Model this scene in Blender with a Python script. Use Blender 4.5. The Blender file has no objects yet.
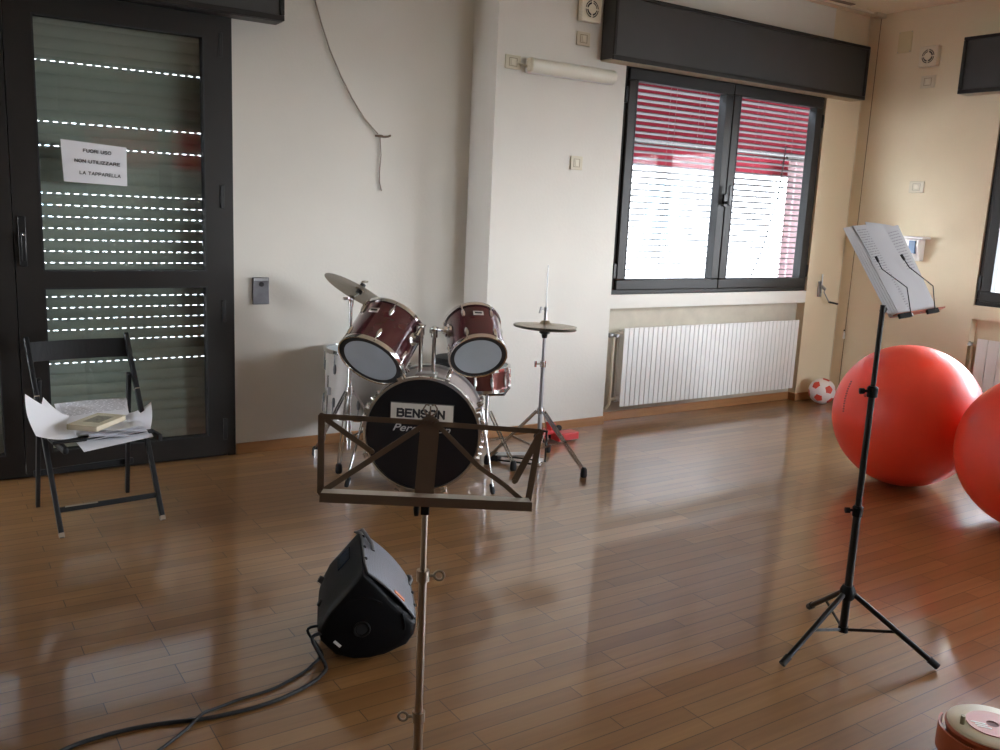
import bpy, math, random
from mathutils import Vector, Matrix
random.seed(7)
S = bpy.context.scene
COL = S.collection
PI = math.pi
V = Vector
# ------------------------------------------------------------------ camera
CAM = V((0, 0, 1.45)); FOC = 898.89
YAW, PITCH, ROLL = math.radians(33.637), math.radians(10.657), math.radians(2.596)
cy, sy, cp, sp = math.cos(YAW), math.sin(YAW), math.cos(PITCH), math.sin(PITCH)
FWD = V((sy*cp, cy*cp, -sp)); R0 = V((cy, -sy, 0)); U0 = R0.cross(FWD)
RIGHT = math.cos(ROLL)*R0 + math.sin(ROLL)*U0
UP = -math.sin(ROLL)*R0 + math.cos(ROLL)*U0
cam_d = bpy.data.cameras.new('camera'); cam = bpy.data.objects.new('camera', cam_d); COL.objects.link(cam)
cam_d.sensor_width = 36; cam_d.lens = FOC/1000*36; cam_d.clip_start = 0.05; cam_d.clip_end = 200
mw = Matrix((RIGHT, UP, -FWD)).transposed().to_4x4(); mw.translation = CAM
cam.matrix_world = mw
S.camera = cam

# measuring helpers: where a sight line meets a real plane of the room
def ray(x, y): return RIGHT*((x-500)/FOC) - UP*((y-375)/FOC) + FWD
def onZ(x, y, z=0.0): d = ray(x, y); return CAM + d*((z-CAM.z)/d.z)
def onY(x, y, Y): d = ray(x, y); return CAM + d*(Y/d.y)
def onX(x, y, X): d = ray(x, y); return CAM + d*(X/d.x)
def onP(x, y, P, n): d = ray(x, y); return CAM + d*((V(P)-CAM).dot(n)/d.dot(n))

# ------------------------------------------------------------------ materials
def mat(name, col, rough=.5, metal=0, **k):
    m = bpy.data.materials.new(name); m.use_nodes = True
    b = m.node_tree.nodes['Principled BSDF']
    b.inputs['Base Color'].default_value = (*col, 1); b.inputs['Roughness'].default_value = rough
    b.inputs['Metallic'].default_value = metal
    for kk, v in k.items():
        b.inputs[kk.replace('_', ' ')].default_value = v
    return m
def nodes(m): return m.node_tree.nodes, m.node_tree.links, m.node_tree.nodes['Principled BSDF']
def noisy(m, scale=8, amt=.12, bump=0, bscale=None, detail=4, stretch=(1, 1, 1)):
    """vary the base colour by procedural noise, with an optional fine bump"""
    n, l, b = nodes(m)
    tc = n.new('ShaderNodeTexCoord'); mp = n.new('ShaderNodeMapping'); mp.inputs['Scale'].default_value = stretch
    l.new(tc.outputs['Object'], mp.inputs['Vector'])
    tx = n.new('ShaderNodeTexNoise'); tx.inputs['Scale'].default_value = scale; tx.inputs['Detail'].default_value = detail
    l.new(mp.outputs[0], tx.inputs['Vector'])
    mx = n.new('ShaderNodeMix'); mx.data_type = 'RGBA'
    c = b.inputs['Base Color'].default_value[:]
    mx.inputs['A'].default_value = (*[v*(1-amt) for v in c[:3]], 1)
    mx.inputs['B'].default_value = (*[min(1, v*(1+amt)) for v in c[:3]], 1)
    l.new(tx.outputs['Fac'], mx.inputs['Factor']); l.new(mx.outputs['Result'], b.inputs['Base Color'])
    if bump:
        t2 = n.new('ShaderNodeTexNoise'); t2.inputs['Scale'].default_value = bscale or scale*6; t2.inputs['Detail'].default_value = 5
        l.new(mp.outputs[0], t2.inputs['Vector'])
        bp = n.new('ShaderNodeBump'); bp.inputs['Strength'].default_value = bump; bp.inputs['Distance'].default_value = .01
        l.new(t2.outputs['Fac'], bp.inputs['Height']); l.new(bp.outputs[0], b.inputs['Normal'])
    return m

WALL = noisy(mat('white_plaster', (.68, .65, .59), .75), 3, .05, .10, 60)
CREAM = noisy(mat('cream_plaster', (.71, .61, .43), .75), 3, .05, .10, 60)
CEIL = noisy(mat('ceiling_plaster', (.90, .82, .64), .8), 3, .04)
DARK = noisy(mat('dark_bronze_metal', (.016, .013, .011), .45, 0, Specular_IOR_Level=.3), 12, .12)
BOXM = noisy(mat('dark_box_panel', (.036, .034, .033), .42), 3, .25, 0)
SOFF = noisy(mat('cream_board', (.45, .38, .27), .6), 5, .1)
BLACKP = noisy(mat('black_plastic', (.004, .004, .005), .5, 0, Specular_IOR_Level=.18), 30, .2, .08, 300)
BLACKM = mat('black_metal', (.010, .009, .009), .38, .3)
RUBBER = mat('black_rubber', (.010, .010, .011), .65)
CHROME = mat('chrome', (.72, .71, .70), .16, 1)
STEEL = noisy(mat('brushed_steel', (.42, .42, .43), .35, 1), 20, .2)
WHITEP = noisy(mat('white_enamel', (.80, .79, .76), .35), 5, .04)
CREAMP = noisy(mat('cream_plastic', (.70, .64, .50), .45), 10, .06)
PLATEC = mat('plate_plastic', (.62, .56, .42), .45)
SKIRT = noisy(mat('orange_wood_skirting', (.36, .17, .065), .4), 5, .25, 0, stretch=(1, 1, 12))
PAPER = noisy(mat('white_paper', (.80, .80, .84), .7), 6, .03)
INK = mat('black_ink', (.015, .015, .018), .6)
BRONZE = noisy(mat('brown_painted_metal', (.16, .105, .07), .38, .3), 15, .15)
RED = mat('red_rubber', (.85, .055, .02), .48, 0, Coat_Weight=.15, Coat_Roughness=.12)
RED.node_tree.nodes['Principled BSDF'].inputs['Subsurface Weight'].default_value = .35
RED.node_tree.nodes['Principled BSDF'].inputs['Subsurface Radius'].default_value = (.3, .03, .02)
RED.node_tree.nodes['Principled BSDF'].inputs['Subsurface Scale'].default_value = .3
WINE = noisy(mat('wine_red_lacquer', (.070, .012, .016), .22, .1, Coat_Weight=.8, Coat_Roughness=.08), 6, .35, stretch=(1, 1, 3))
HEADW = noisy(mat('frosted_drum_head', (.42, .48, .53), .45), 6, .12)
HEADB = mat('black_drum_head', (.004, .004, .006), .3)
CYMB = noisy(mat('dull_bronze_cymbal', (.34, .29, .22), .33, .95), 25, .2)
SHELLW = noisy(mat('pale_wrap', (.34, .31, .275), .35), 8, .1)
SHELLG = noisy(mat('dusty_brown_wrap', (.30, .25, .23), .4), 14, .2)
CHAIRM = noisy(mat('black_stained_wood', (.009, .009, .010), .5, 0, Specular_IOR_Level=.35), 20, .3, .1, 80, stretch=(1, 1, .2))
BARE = noisy(mat('worn_bare_wood', (.30, .24, .18), .6), 20, .2)
OPAL = mat('opal_diffuser', (.78, .76, .66), .35)

def floor_mat():
    m = mat('varnished_parquet', (.4, .22, .1), .2); n, l, b = nodes(m)
    tc = n.new('ShaderNodeTexCoord')
    br = n.new('ShaderNodeTexBrick'); br.offset = .37; br.offset_frequency = 3; br.squash = 1.0
    br.inputs['Scale'].default_value = 1; br.inputs['Brick Width'].default_value = .62; br.inputs['Row Height'].default_value = .064
    br.inputs['Mortar Size'].default_value = .0014; br.inputs['Mortar Smooth'].default_value = .2; br.inputs['Bias'].default_value = 0
    br.inputs['Color1'].default_value = (0, 0, 0, 1); br.inputs['Color2'].default_value = (1, 1, 1, 1); br.inputs['Mortar'].default_value = (.5, .5, .5, 1)
    l.new(tc.outputs['Object'], br.inputs['Vector'])
    mp = n.new('ShaderNodeMapping'); mp.inputs['Scale'].default_value = (2.2, 42, 1); l.new(tc.outputs['Object'], mp.inputs['Vector'])
    # shift the grain from plank to plank
    ad = n.new('ShaderNodeVectorMath'); ad.operation = 'MULTIPLY_ADD'; ad.inputs[1].default_value = (9, 3, 5)
    l.new(br.outputs['Color'], ad.inputs[0]); l.new(mp.outputs[0], ad.inputs[2])
    gr = n.new('ShaderNodeTexNoise'); gr.inputs['Scale'].default_value = 1; gr.inputs['Detail'].default_value = 7; gr.inputs['Roughness'].default_value = .62
    l.new(ad.outputs[0], gr.inputs['Vector'])
    big = n.new('ShaderNodeTexNoise'); big.inputs['Scale'].default_value = .9; big.inputs['Detail'].default_value = 2; l.new(tc.outputs['Object'], big.inputs['Vector'])
    r1 = n.new('ShaderNodeValToRGB'); e = r1.color_ramp.elements
    e[0].position = 0; e[0].color = (.150, .066, .020, 1); e[1].position = 1; e[1].color = (.350, .190, .074, 1)
    x = e.new(.5); x.color = (.240, .117, .040, 1)
    sb = n.new('ShaderNodeSeparateColor'); l.new(br.outputs['Color'], sb.inputs[0])
    ma = n.new('ShaderNodeMath'); ma.operation = 'MULTIPLY_ADD'; ma.inputs[1].default_value = .42
    l.new(sb.outputs[0], ma.inputs[0])
    mb = n.new('ShaderNodeMath'); mb.operation = 'MULTIPLY_ADD'; mb.inputs[1].default_value = .75; mb.inputs[2].default_value = -.12
    l.new(gr.outputs['Fac'], mb.inputs[0]); l.new(mb.outputs[0], ma.inputs[2]); l.new(ma.outputs[0], r1.inputs[0])
    mk = n.new('ShaderNodeMix'); mk.data_type = 'RGBA'; mk.inputs['B'].default_value = (.035, .018, .010, 1)
    l.new(br.outputs['Fac'], mk.inputs['Factor']); l.new(r1.outputs[0], mk.inputs['A']); l.new(mk.outputs['Result'], b.inputs['Base Color'])
    rr = n.new('ShaderNodeMapRange'); rr.inputs[3].default_value = .31; rr.inputs[4].default_value = .40
    l.new(big.outputs['Fac'], rr.inputs[0]); l.new(rr.outputs[0], b.inputs['Roughness'])
    b.inputs['Coat Weight'].default_value = 1.0; b.inputs['Coat Roughness'].default_value = .10
    # cupped planks + seams
    wv = n.new('ShaderNodeTexNoise'); wv.inputs['Scale'].default_value = 1; wv.inputs['Detail'].default_value = 1
    mp2 = n.new('ShaderNodeMapping'); mp2.inputs['Scale'].default_value = (1.5, 12, 1); l.new(tc.outputs['Object'], mp2.inputs['Vector']); l.new(mp2.outputs[0], wv.inputs['Vector'])
    h = n.new('ShaderNodeMath'); h.operation = 'MULTIPLY_ADD'; h.inputs[1].default_value = 0
    l.new(br.outputs['Fac'], h.inputs[0]); l.new(wv.outputs['Fac'], h.inputs[2])
    h2 = n.new('ShaderNodeMath'); h2.operation = 'MULTIPLY_ADD'; h2.inputs[1].default_value = 0; l.new(sb.outputs[0], h2.inputs[0]); l.new(h.outputs[0], h2.inputs[2])
    bp = n.new('ShaderNodeBump'); bp.inputs['Strength'].default_value = .22; bp.inputs['Distance'].default_value = .004
    l.new(h2.outputs[0], bp.inputs['Height']); l.new(bp.outputs[0], b.inputs['Normal'])
    bp.inputs['Strength'].default_value = .10
    return m
FLOOR = floor_mat()

def glass_mat(name, tint=(1, 1, 1), ior=1.5):
    m = bpy.data.materials.new(name); m.use_nodes = True; n = m.node_tree.nodes; l = m.node_tree.links; n.clear()
    o = n.new('ShaderNodeOutputMaterial'); t = n.new('ShaderNodeBsdfTransparent'); g = n.new('ShaderNodeBsdfGlossy'); lw = n.new('ShaderNodeLayerWeight'); f = n.new('ShaderNodeMapRange'); pw = n.new('ShaderNodeMath'); mx = n.new('ShaderNodeMixShader')
    t.inputs[0].default_value = (*tint, 1); g.inputs['Roughness'].default_value = .01
    pw.operation = 'POWER'; pw.inputs[1].default_value = 4.5; l.new(lw.outputs['Facing'], pw.inputs[0]); l.new(pw.outputs[0], f.inputs[0])
    f.inputs[3].default_value = ((ior-1)/(ior+1))**2; f.inputs[4].default_value = .9
    l.new(f.outputs[0], mx.inputs[0]); l.new(t.outputs[0], mx.inputs[1]); l.new(g.outputs[0], mx.inputs[2]); l.new(mx.outputs[0], o.inputs[0])
    return m
GLASS = glass_mat('window_glass', (.93, .95, .95), 1.12)
DGLASS = glass_mat('double_glazing', (.84, .88, .87), 1.75)
def fabric(name, col, tcol, k=.6):
    m = bpy.data.materials.new(name); m.use_nodes = True; n = m.node_tree.nodes; l = m.node_tree.links; n.clear()
    o = n.new('ShaderNodeOutputMaterial'); t = n.new('ShaderNodeBsdfTranslucent'); g = n.new('ShaderNodeBsdfDiffuse'); mx = n.new('ShaderNodeMixShader')
    t.inputs[0].default_value = (*tcol, 1); g.inputs[0].default_value = (*col, 1); mx.inputs[0].default_value = k
    l.new(g.outputs[0], mx.inputs[1]); l.new(t.outputs[0], mx.inputs[2]); l.new(mx.outputs[0], o.inputs[0])
    return m
AWN = fabric('red_awning_cloth', (.095, .011, .017), (.10, .007, .010), .12)

# ------------------------------------------------------------------ mesh builder
class MB:
    def __init__(s): s.v = []; s.f = []; s.mi = []; s.cur = 0
    def add(s, vs, fs):
        o = len(s.v); s.v += [V(p) for p in vs]; s.f += [tuple(i+o for i in f) for f in fs]; s.mi += [s.cur]*len(fs); return s
    def m(s, i): s.cur = i; return s
    def box(s, a, b, M=None):
        x0, x1 = sorted((a[0], b[0])); y0, y1 = sorted((a[1], b[1])); z0, z1 = sorted((a[2], b[2]))
        vs = [V((x, y, z)) for z in (z0, z1) for y in (y0, y1) for x in (x0, x1)]
        if M: vs = [M @ p for p in vs]
        return s.add(vs, [(0, 2, 3, 1), (4, 5, 7, 6), (0, 1, 5, 4), (2, 6, 7, 3), (0, 4, 6, 2), (1, 3, 7, 5)])
    def obox(s, c, ax, ay, az, hx, hy, hz):
        """oriented box: centre, three axes, half sizes"""
        c = V(c); vs = [c+ax*(i*hx)+ay*(j*hy)+az*(k*hz) for k in (-1, 1) for j in (-1, 1) for i in (-1, 1)]
        return s.add(vs, [(0, 2, 3, 1), (4, 5, 7, 6), (0, 1, 5, 4), (2, 6, 7, 3), (0, 4, 6, 2), (1, 3, 7, 5)])
    def bar(s, p, q, w, t, side=None):
        """flat or square bar from p to q: w across 'side', t across the other way"""
        p = V(p); q = V(q); d = (q-p).normalized(); side = V(side) if side is not None else V((0, 0, 1))
        if abs(d.dot(side)) > .98: side = V((1, 0, 0))
        a = (side - d*side.dot(d)).normalized(); b = d.cross(a)
        return s.obox((p+q)/2, d, a, b, (q-p).length/2, w/2, t/2)
    def ring_frame(s, path):
        fr = []; n = len(path)
        for i, p in enumerate(path):
            t = (path[min(i+1, n-1)]-path[max(i-1, 0)]).normalized()
            if i == 0:
                r = V((0, 0, 1)) if abs(t.z) < .9 else V((1, 0, 0)); a = (r-t*r.dot(t)).normalized()
            else: a = (a-t*a.dot(t)).normalized()
            fr.append((p, a, t.cross(a)))
        return fr
    def tube(s, path, r, n=12, caps=True):
        path = [V(p) for p in path]; rs = r if isinstance(r, (list, tuple)) else [r]*len(path); vs = []; fs = []
        for k, (p, a, b) in enumerate(s.ring_frame(path)):
            vs += [p+(a*math.cos(2*PI*i/n)+b*math.sin(2*PI*i/n))*rs[k] for i in range(n)]
        for k in range(len(path)-1):
            for i in range(n): j = (i+1) % n; fs.append((k*n+i, k*n+j, (k+1)*n+j, (k+1)*n+i))
        if caps: fs.append(tuple(range(n))[::-1]); fs.append(tuple((len(path)-1)*n+i for i in range(n)))
        return s.add(vs, fs)
    def lathe(s, P, ax, prof, n=48, close=False):
        """prof: list of (radius, height along ax) around P"""
        P = V(P); ax = V(ax).normalized(); r = V((0, 0, 1)) if abs(ax.z) < .9 else V((1, 0, 0)); a = (r-ax*r.dot(ax)).normalized(); b = ax.cross(a)
        vs = []; fs = []; m = len(prof)
        for (rr, h) in prof:
            vs += [P+ax*h+(a*math.cos(2*PI*i/n)+b*math.sin(2*PI*i/n))*max(rr, 1e-4) for i in range(n)]
        for k in range(m if close else m-1):
            k2 = (k+1) % m
            for i in range(n): j = (i+1) % n; fs.append((k*n+i, k*n+j, k2*n+j, k2*n+i))
        if not close:
            if prof[0][0] > 1e-3: fs.append(tuple(range(n))[::-1])
            if prof[-1][0] > 1e-3: fs.append(tuple((m-1)*n+i for i in range(n)))
        return s.add(vs, fs)
    def disc(s, P, ax, r, t=.001, n=48): return s.lathe(P, ax, [(0, 0), (r, 0), (r, t), (0, t)], n)
    def sphere(s, c, r, n=24, sc=(1, 1, 1)):
        prof = [(r*math.sin(PI*i/n), -r*math.cos(PI*i/n)) for i in range(n+1)]
        o = len(s.v); s.lathe((0, 0, 0), (0, 0, 1), prof, n*2)
        for i in range(o, len(s.v)): p = s.v[i]; s.v[i] = V((p.x*sc[0], p.y*sc[1], p.z*sc[2]))+V(c)
        return s
    def torus(s, P, ax, R, r, n=48, k=8):
        return s.lathe(P, ax, [(R+r*math.cos(2*PI*i/k), r*math.sin(2*PI*i/k)) for i in range(k)], n, close=True)
    def prism(s, pts, d):
        """extrude polygon pts by vector d"""
        n = len(pts); pts = [V(p) for p in pts]; d = V(d)
        return s.add(pts+[p+d for p in pts], [tuple(range(n))[::-1], tuple(range(n, 2*n))]+[(i, (i+1) % n, (i+1) % n+n, i+n) for i in range(n)])
    def grid(s, fn, nu, nv, thick=0):
        """surface sheet fn(u,v)->Vector, given its own thickness"""
        P = [[V(fn(i/nu, j/nv)) for j in range(nv+1)] for i in range(nu+1)]; vs = []; fs = []
        W = nv+1
        for sgn in ((0,) if not thick else (1, -1)):
            for i in range(nu+1):
                for j in range(nv+1):
                    p = P[i][j]
                    if thick:
                        du = P[min(i+1, nu)][j]-P[max(i-1, 0)][j]; dv = P[i][min(j+1, nv)]-P[i][max(j-1, 0)]
                        p = p+du.cross(dv).normalized()*(thick/2*sgn)
                    vs.append(p)
        N = (nu+1)*W
        q = lambda i, j, o=0: o+i*W+j
        for i in range(nu):
            for j in range(nv):
                fs.append((q(i, j), q(i+1, j), q(i+1, j+1), q(i, j+1)))
                if thick: fs.append((q(i, j, N), q(i, j+1, N), q(i+1, j+1, N), q(i+1, j, N)))
        if thick:
            for i in range(nu):
                fs.append((q(i, 0), q(i, 0, N), q(i+1, 0, N), q(i+1, 0))); fs.append((q(i, nv), q(i+1, nv), q(i+1, nv, N), q(i, nv, N)))
            for j in range(nv):
                fs.append((q(0, j), q(0, j+1), q(0, j+1, N), q(0, j, N))); fs.append((q(nu, j), q(nu, j, N), q(nu, j+1, N), q(nu, j+1)))
        return s.add(vs, fs)
    def build(s, name, mats, parent=None, smooth=35, bevel=0, label=None, loc=None, segs=2):
        me = bpy.data.meshes.new(name)
        if parent is not None: org = V(parent['_o'])
        elif loc is not None: org = V(loc)
        else:
            xs = [p.x for p in s.v]; ys = [p.y for p in s.v]; zs = [p.z for p in s.v]
            org = V(((min(xs)+max(xs))/2, (min(ys)+max(ys))/2, min(zs)))
        me.from_pydata([p-org for p in s.v], [], s.f)
        import bmesh
        bm = bmesh.new(); bm.from_mesh(me); bmesh.ops.recalc_face_normals(bm, faces=bm.faces); bm.to_mesh(me); bm.free()
        ml = mats if isinstance(mats, (list, tuple)) else [mats]
        for m in ml: me.materials.append(m)
        if len(ml) > 1:
            for p, i in zip(me.polygons, s.mi): p.material_index = i
        if smooth:
            me.polygons.foreach_set('use_smooth', [True]*len(me.polygons)); me.set_sharp_from_angle(angle=math.radians(smooth))
        o = bpy.data.objects.new(name, me); COL.objects.link(o)
        if parent is not None: o.parent = parent
        else: o.location = org
        o['_o'] = tuple(org)
        if label: o['label'] = label
        if bevel:
            b = o.modifiers.new('edge_rounding', 'BEVEL'); b.width = bevel; b.segments = segs; b.limit_method = 'ANGLE'; b.angle_limit = math.radians(40)
        return o
def tag(o, label, cat, group=None, kind=None):
    o['label'] = label; o['category'] = cat
    if group: o['group'] = group
    if kind: o['kind'] = kind
    return o
def thing(name, loc, label, cat, group=None):
    o = bpy.data.objects.new(name, None); COL.objects.link(o); o.location = loc; o['_o'] = tuple(V(loc)); o.empty_display_size = .1
    return tag(o, label, cat, group)
def struct(o): o['kind'] = 'structure'; return o
def text_mesh(body, size, M, name, m, parent, ext=.0004, bold=0, sx=1, align='CENTER', shear=0, label=None):
    cu = bpy.data.curves.new('t', 'FONT'); cu.body = body; cu.size = size; cu.extrude = ext; cu.offset = bold; cu.align_x = align; cu.align_y = 'CENTER'; cu.shear = shear
    ob = bpy.data.objects.new('t', cu); COL.objects.link(ob); dg = bpy.context.evaluated_depsgraph_get()
    me = bpy.data.meshes.new_from_object(ob.evaluated_get(dg)); bpy.data.objects.remove(ob); bpy.data.curves.remove(cu)
    me.name = name; me.materials.clear(); me.materials.append(m)
    org = V(parent['_o'])
    for v in me.vertices: v.co = (M @ V((v.co.x*sx, v.co.y, v.co.z))) - org
    o = bpy.data.objects.new(name, me); COL.objects.link(o); o.parent = parent; o['_o'] = tuple(org)
    if label: o['label'] = label
    return o
GLYPH = {'A': [[(0, 0), (.35, 1), (.7, 0)], [(.14, .32), (.56, .32)]], 'B': [[(0, 0), (0, 1), (.42, 1), (.58, .88), (.58, .64), (.42, .53), (0, .53)], [(.42, .53), (.62, .42), (.62, .13), (.44, 0), (0, 0)]],
 'E': [[(.55, 0), (0, 0), (0, 1), (.55, 1)], [(0, .52), (.48, .52)]], 'F': [[(0, 0), (0, 1), (.54, 1)], [(0, .52), (.45, .52)]], 'I': [[(0, 0), (0, 1)]], 'L': [[(0, 1), (0, 0), (.52, 0)]],
 'N': [[(0, 0), (0, 1), (.58, 0), (.58, 1)]], 'O': [[(.2, 0), (0, .25), (0, .75), (.2, 1), (.5, 1), (.7, .75), (.7, .25), (.5, 0), (.2, 0)]],
 'P': [[(0, 0), (0, 1), (.42, 1), (.58, .88), (.58, .58), (.42, .46), (0, .46)]], 'R': [[(0, 0), (0, 1), (.42, 1), (.58, .88), (.58, .60), (.42, .50), (0, .50)], [(.36, .5), (.62, 0)]],
 'S': [[(.56, .84), (.42, 1), (.14, 1), (0, .86), (0, .64), (.14, .53), (.44, .48), (.58, .36), (.58, .14), (.43, 0), (.14, 0), (0, .16)]],
 'T': [[(0, 1), (.62, 1)], [(.31, 1), (.31, 0)]], 'U': [[(0, 1), (0, .2), (.16, 0), (.44, 0), (.6, .2), (.6, 1)]], 'Z': [[(0, 1), (.58, 1), (0, 0), (.58, 0)]], ' ': []}
def block_text(body, width, h, M, th, name, m, parent, d=.0004):
    """bold block capitals drawn from thick strokes, centred on M"""
    adv = [(max([p[0] for st in GLYPH[c] for p in st] or [.25])+.26) for c in body]; tot = sum(adv)-.26; k = width/tot; org = V(parent['_o']); b = MB(); x = 0
    for c, a in zip(body, adv):
        for st in GLYPH[c]:
            for p, q in zip(st[:-1], st[1:]):
                P = V(((x+p[0]-tot/2)*k, (p[1]-.5)*h, 0)); Q = V(((x+q[0]-tot/2)*k, (q[1]-.5)*h, 0)); e_ = (Q-P).normalized()*th*.45
                b.bar(M @ (P-e_), M @ (Q+e_), th, d, (M.to_3x3() @ V((-e_.y, e_.x, 0))).normalized())
        x += a
    return b.build(name, m, parent, smooth=0)
def frameM(P, ux, uy, uz=None):
    ux = V(ux).normalized(); uy = V(uy).normalized(); uz = uz or ux.cross(uy)
    M = Matrix((ux, uy, uz)).transposed().to_4x4(); M.translation = V(P); return M

# ================================================================== ROOM
YA, YB, XR, H = 4.914, 4.64, 6.392, 3.02
XL, YR = -1.6, -3.0
struct(MB().box((XL-.3, YR-.3, -.12), (XR+.4, YA+.5, 0)).build('floor', FLOOR, loc=(0, 0, 0)))
struct(MB().box((XL-.3, YR-.3, H), (XR+.4, YA+.34, H+.2)).build('ceiling', CEIL))
# wall with the glazed door
w = MB(); w.box((XL-.3, YA, 0), (-.62, YA+.34, H)); w.box((1.492, YA, 0), (2.97, YA+.34, H)); w.box((-.62, YA, 2.372), (1.492, YA+.34, H))
struct(w.build('wall_back', WALL, smooth=0))
# wall with the window, standing forward of it, niche below the window
wx0, wx1 = 3.955, 5.975
w = MB(); w.box((2.965, YB, 0), (wx0, YA+.34, H)); w.m(1).box((wx1, YB, 0), (XR+.35, YB+.12, H)).m(0); w.box((wx0, YB, 2.395), (wx1, YB+.12, H))
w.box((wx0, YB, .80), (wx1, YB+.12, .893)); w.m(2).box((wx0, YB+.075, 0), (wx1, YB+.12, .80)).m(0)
struct(w.build('wall_window', [WALL, CREAM, noisy(mat('shade_toned_niche_plaster', (.50, .45, .36), .8), 9, .2)], smooth=0))  # niche back darker: the shade of the recess is put into its colour
def side_wall(name, X, t, holes, m):
    w = MB(); ys = YR-.3; holes = sorted(holes)
    for (a, b) in holes:
        w.box((X, ys, 0), (X+t, a, H)); w.box((X, a, 2.395), (X+t, b, H)); w.box((X, a, .80), (X+t, b, .9)); w.box((X+.075*(1 if t > 0 else -1), a, 0), (X+t, b, .80)); ys = b
    w.box((X, ys, 0), (X+t, YB+.001, H)); return struct(w.build(name, m, smooth=0))
RW = [(1.49, 3.515), (-2.1, -.1)]
side_wall('wall_right', XR, .34, RW, CREAM)
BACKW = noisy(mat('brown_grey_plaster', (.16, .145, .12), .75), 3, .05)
side_wall('wall_left', XL, -.3, [], BACKW)
RX = (1.9, 4.1); RY = (4.95, 6.25)  # RX: reflected rear window, RY: opening of the added fill window
w = MB(); w.box((XL-.3, YR, 0), (RX[0], YR-.3, H)); w.box((RX[1], YR, 0), (RY[0], YR-.3, H)); w.box((RY[1], YR, 0), (XR+.34, YR-.3, H))
for a, b in (RX, RY): w.box((a, YR, 2.395), (b, YR-.3, H)); w.box((a, YR, 0), (b, YR-.3, .9))
struct(w.build('wall_rear', BACKW, smooth=0))
# skirting boards
def skirt(name, a, b): return struct(MB().box(a, b).build(name, SKIRT, bevel=.003))
skirt('baseboard_back', (1.494, YA, 0), (2.965, YA-.014, .062))
skirt('baseboard_column', (2.965, YB-.014, 0), (2.951, YA-.014, .062))
skirt('baseboard_window', (2.951, YB, 0), (wx0+.0, YB-.014, .058))
skirt('baseboard_niche', (wx0, YB+.075, 0), (wx1, YB+.061, .062))
skirt('baseboard_pier', (wx1-.014, YB-.014, 0), (XR, YB, .062))
skirt('baseboard_pier', (wx1-.014, YB, 0), (wx1, YB+.061, .062))
skirt('baseboard_right', (XR-.014, 3.515, 0), (XR, YB-.014, .062))
skirt('baseboard_right', (XR-.014, -.1, 0), (XR, 1.49, .062))
# joint strips and ceiling trunking in the far corner
struct(MB().box((XR-.003, 4.538, .062), (XR, 4.542, H)).build('trim_1', mat('dark_joint_filler', (.17, .12, .07), .8)))  # thin dark strip along the crack in the wall
struct(MB().box((5.2, 4.53, H-.012), (6.30, 4.55, H)).box((6.28, 4.50, H-.03), (XR, 4.56, H)).build('trim_2', CREAMP))
struct(MB().box((5.7, 4.46, H-.006), (5.95, 4.50, H)).build('trim_3', mat('grey_bracket', (.25, .2, .14), .6)))
struct(MB().box((XR-.004, YB-.006, .062), (XR, YB, H)).build('trim_4', CREAMP))

# ------------------------------------------------------------------ windows
def rectframe(mb, f, u0, u1, z0, z1, w, d0, d1, wt=None):
    """frame in plane f(u,d,z); w profile width"""
    wt = wt or w
    def bx(a, b, c, d_): p = f(a, d0, c); q = f(b, d1, d_); mb.box(p, q)
    bx(u0, u1, z0, z0+w); bx(u0, u1, z1-wt, z1); bx(u0, u0+w, z0+w, z1-wt); bx(u1-w, u1, z0+w, z1-wt)
def make_window(name, f, u0, u1, z0, z1, handle=True):
    """two sash window; f maps (along, depth outward, height)"""
    r = struct(thing(name, f((u0+u1)/2, 0, z0), 'x', 'window')); del r['label']; del r['category']
    m = MB(); rectframe(m, f, u0, u1, z0, z1, .05, -.012, .07); m.build('frame', DARK, r, bevel=.004)
    um = (u0+u1)/2
    for k, (a, b) in enumerate(((u0+.035, um-.002), (um+.002, u1-.035))):
        m = MB(); rectframe(m, f, a, b, z0+.03, z1-.03, .072, -.032, .04, .075)
        sm = m.build('sash', DARK, r, bevel=.007)
        g = MB(); g.box(f(a+.07, .004, z0+.1), f(b-.07, .012, z1-.1)); g.build('pane', GLASS, sm, smooth=0)
        g = MB(); rectframe(g, f, a+.068, b-.068, z0+.098, z1-.101, .007, -.034, .03); g.build('glazing_seal', RUBBER, sm)
        s_ = u0+.02 if k == 0 else u1-.02
        for zz in (z0+.16, z1-.2):
            g = MB(); g.box(f(s_-.012, -.03, zz-.05), f(s_+.012, -.012, zz+.05)); g.build('hinge', BLACKM, sm, bevel=.003)
    if handle:
        h = MB(); h.box(f(um-.028, -.045, (z0+z1)/2-.13), f(um+.004, -.03, (z0+z1)/2-.04)); h.box(f(um-.02, -.085, (z0+z1)/2-.11), f(um-.002, -.045, (z0+z1)/2-.09))
        h.box(f(um-.024, -.09, (z0+z1)/2-.12), f(um+.002, -.075, (z0+z1)/2+.02)); h.build('handle', BLACKM, r, bevel=.004)
    return r
fB = lambda u, d, z: V((u, YB+.03+d, z))
fRt = lambda u, d, z: V((XR+.03+d, u, z))
fRr = lambda u, d, z: V((u, YR-.03-d, z))
make_window('window_1', fB, wx0, wx1, .893, 2.395)
make_window('window_2', fRt, RW[0][0], RW[0][1], .9, 2.395)
make_window('window_3', fRt, RW[1][0], RW[1][1], .9, 2.395)
make_window('window_4', fRr, RX[0], RX[1], .9, 2.395)

make_window('added_fill_window', fRr, RY[0], RY[1], .9, 2.395)  # unseen window added to bring frontal fill light into the room

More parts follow.
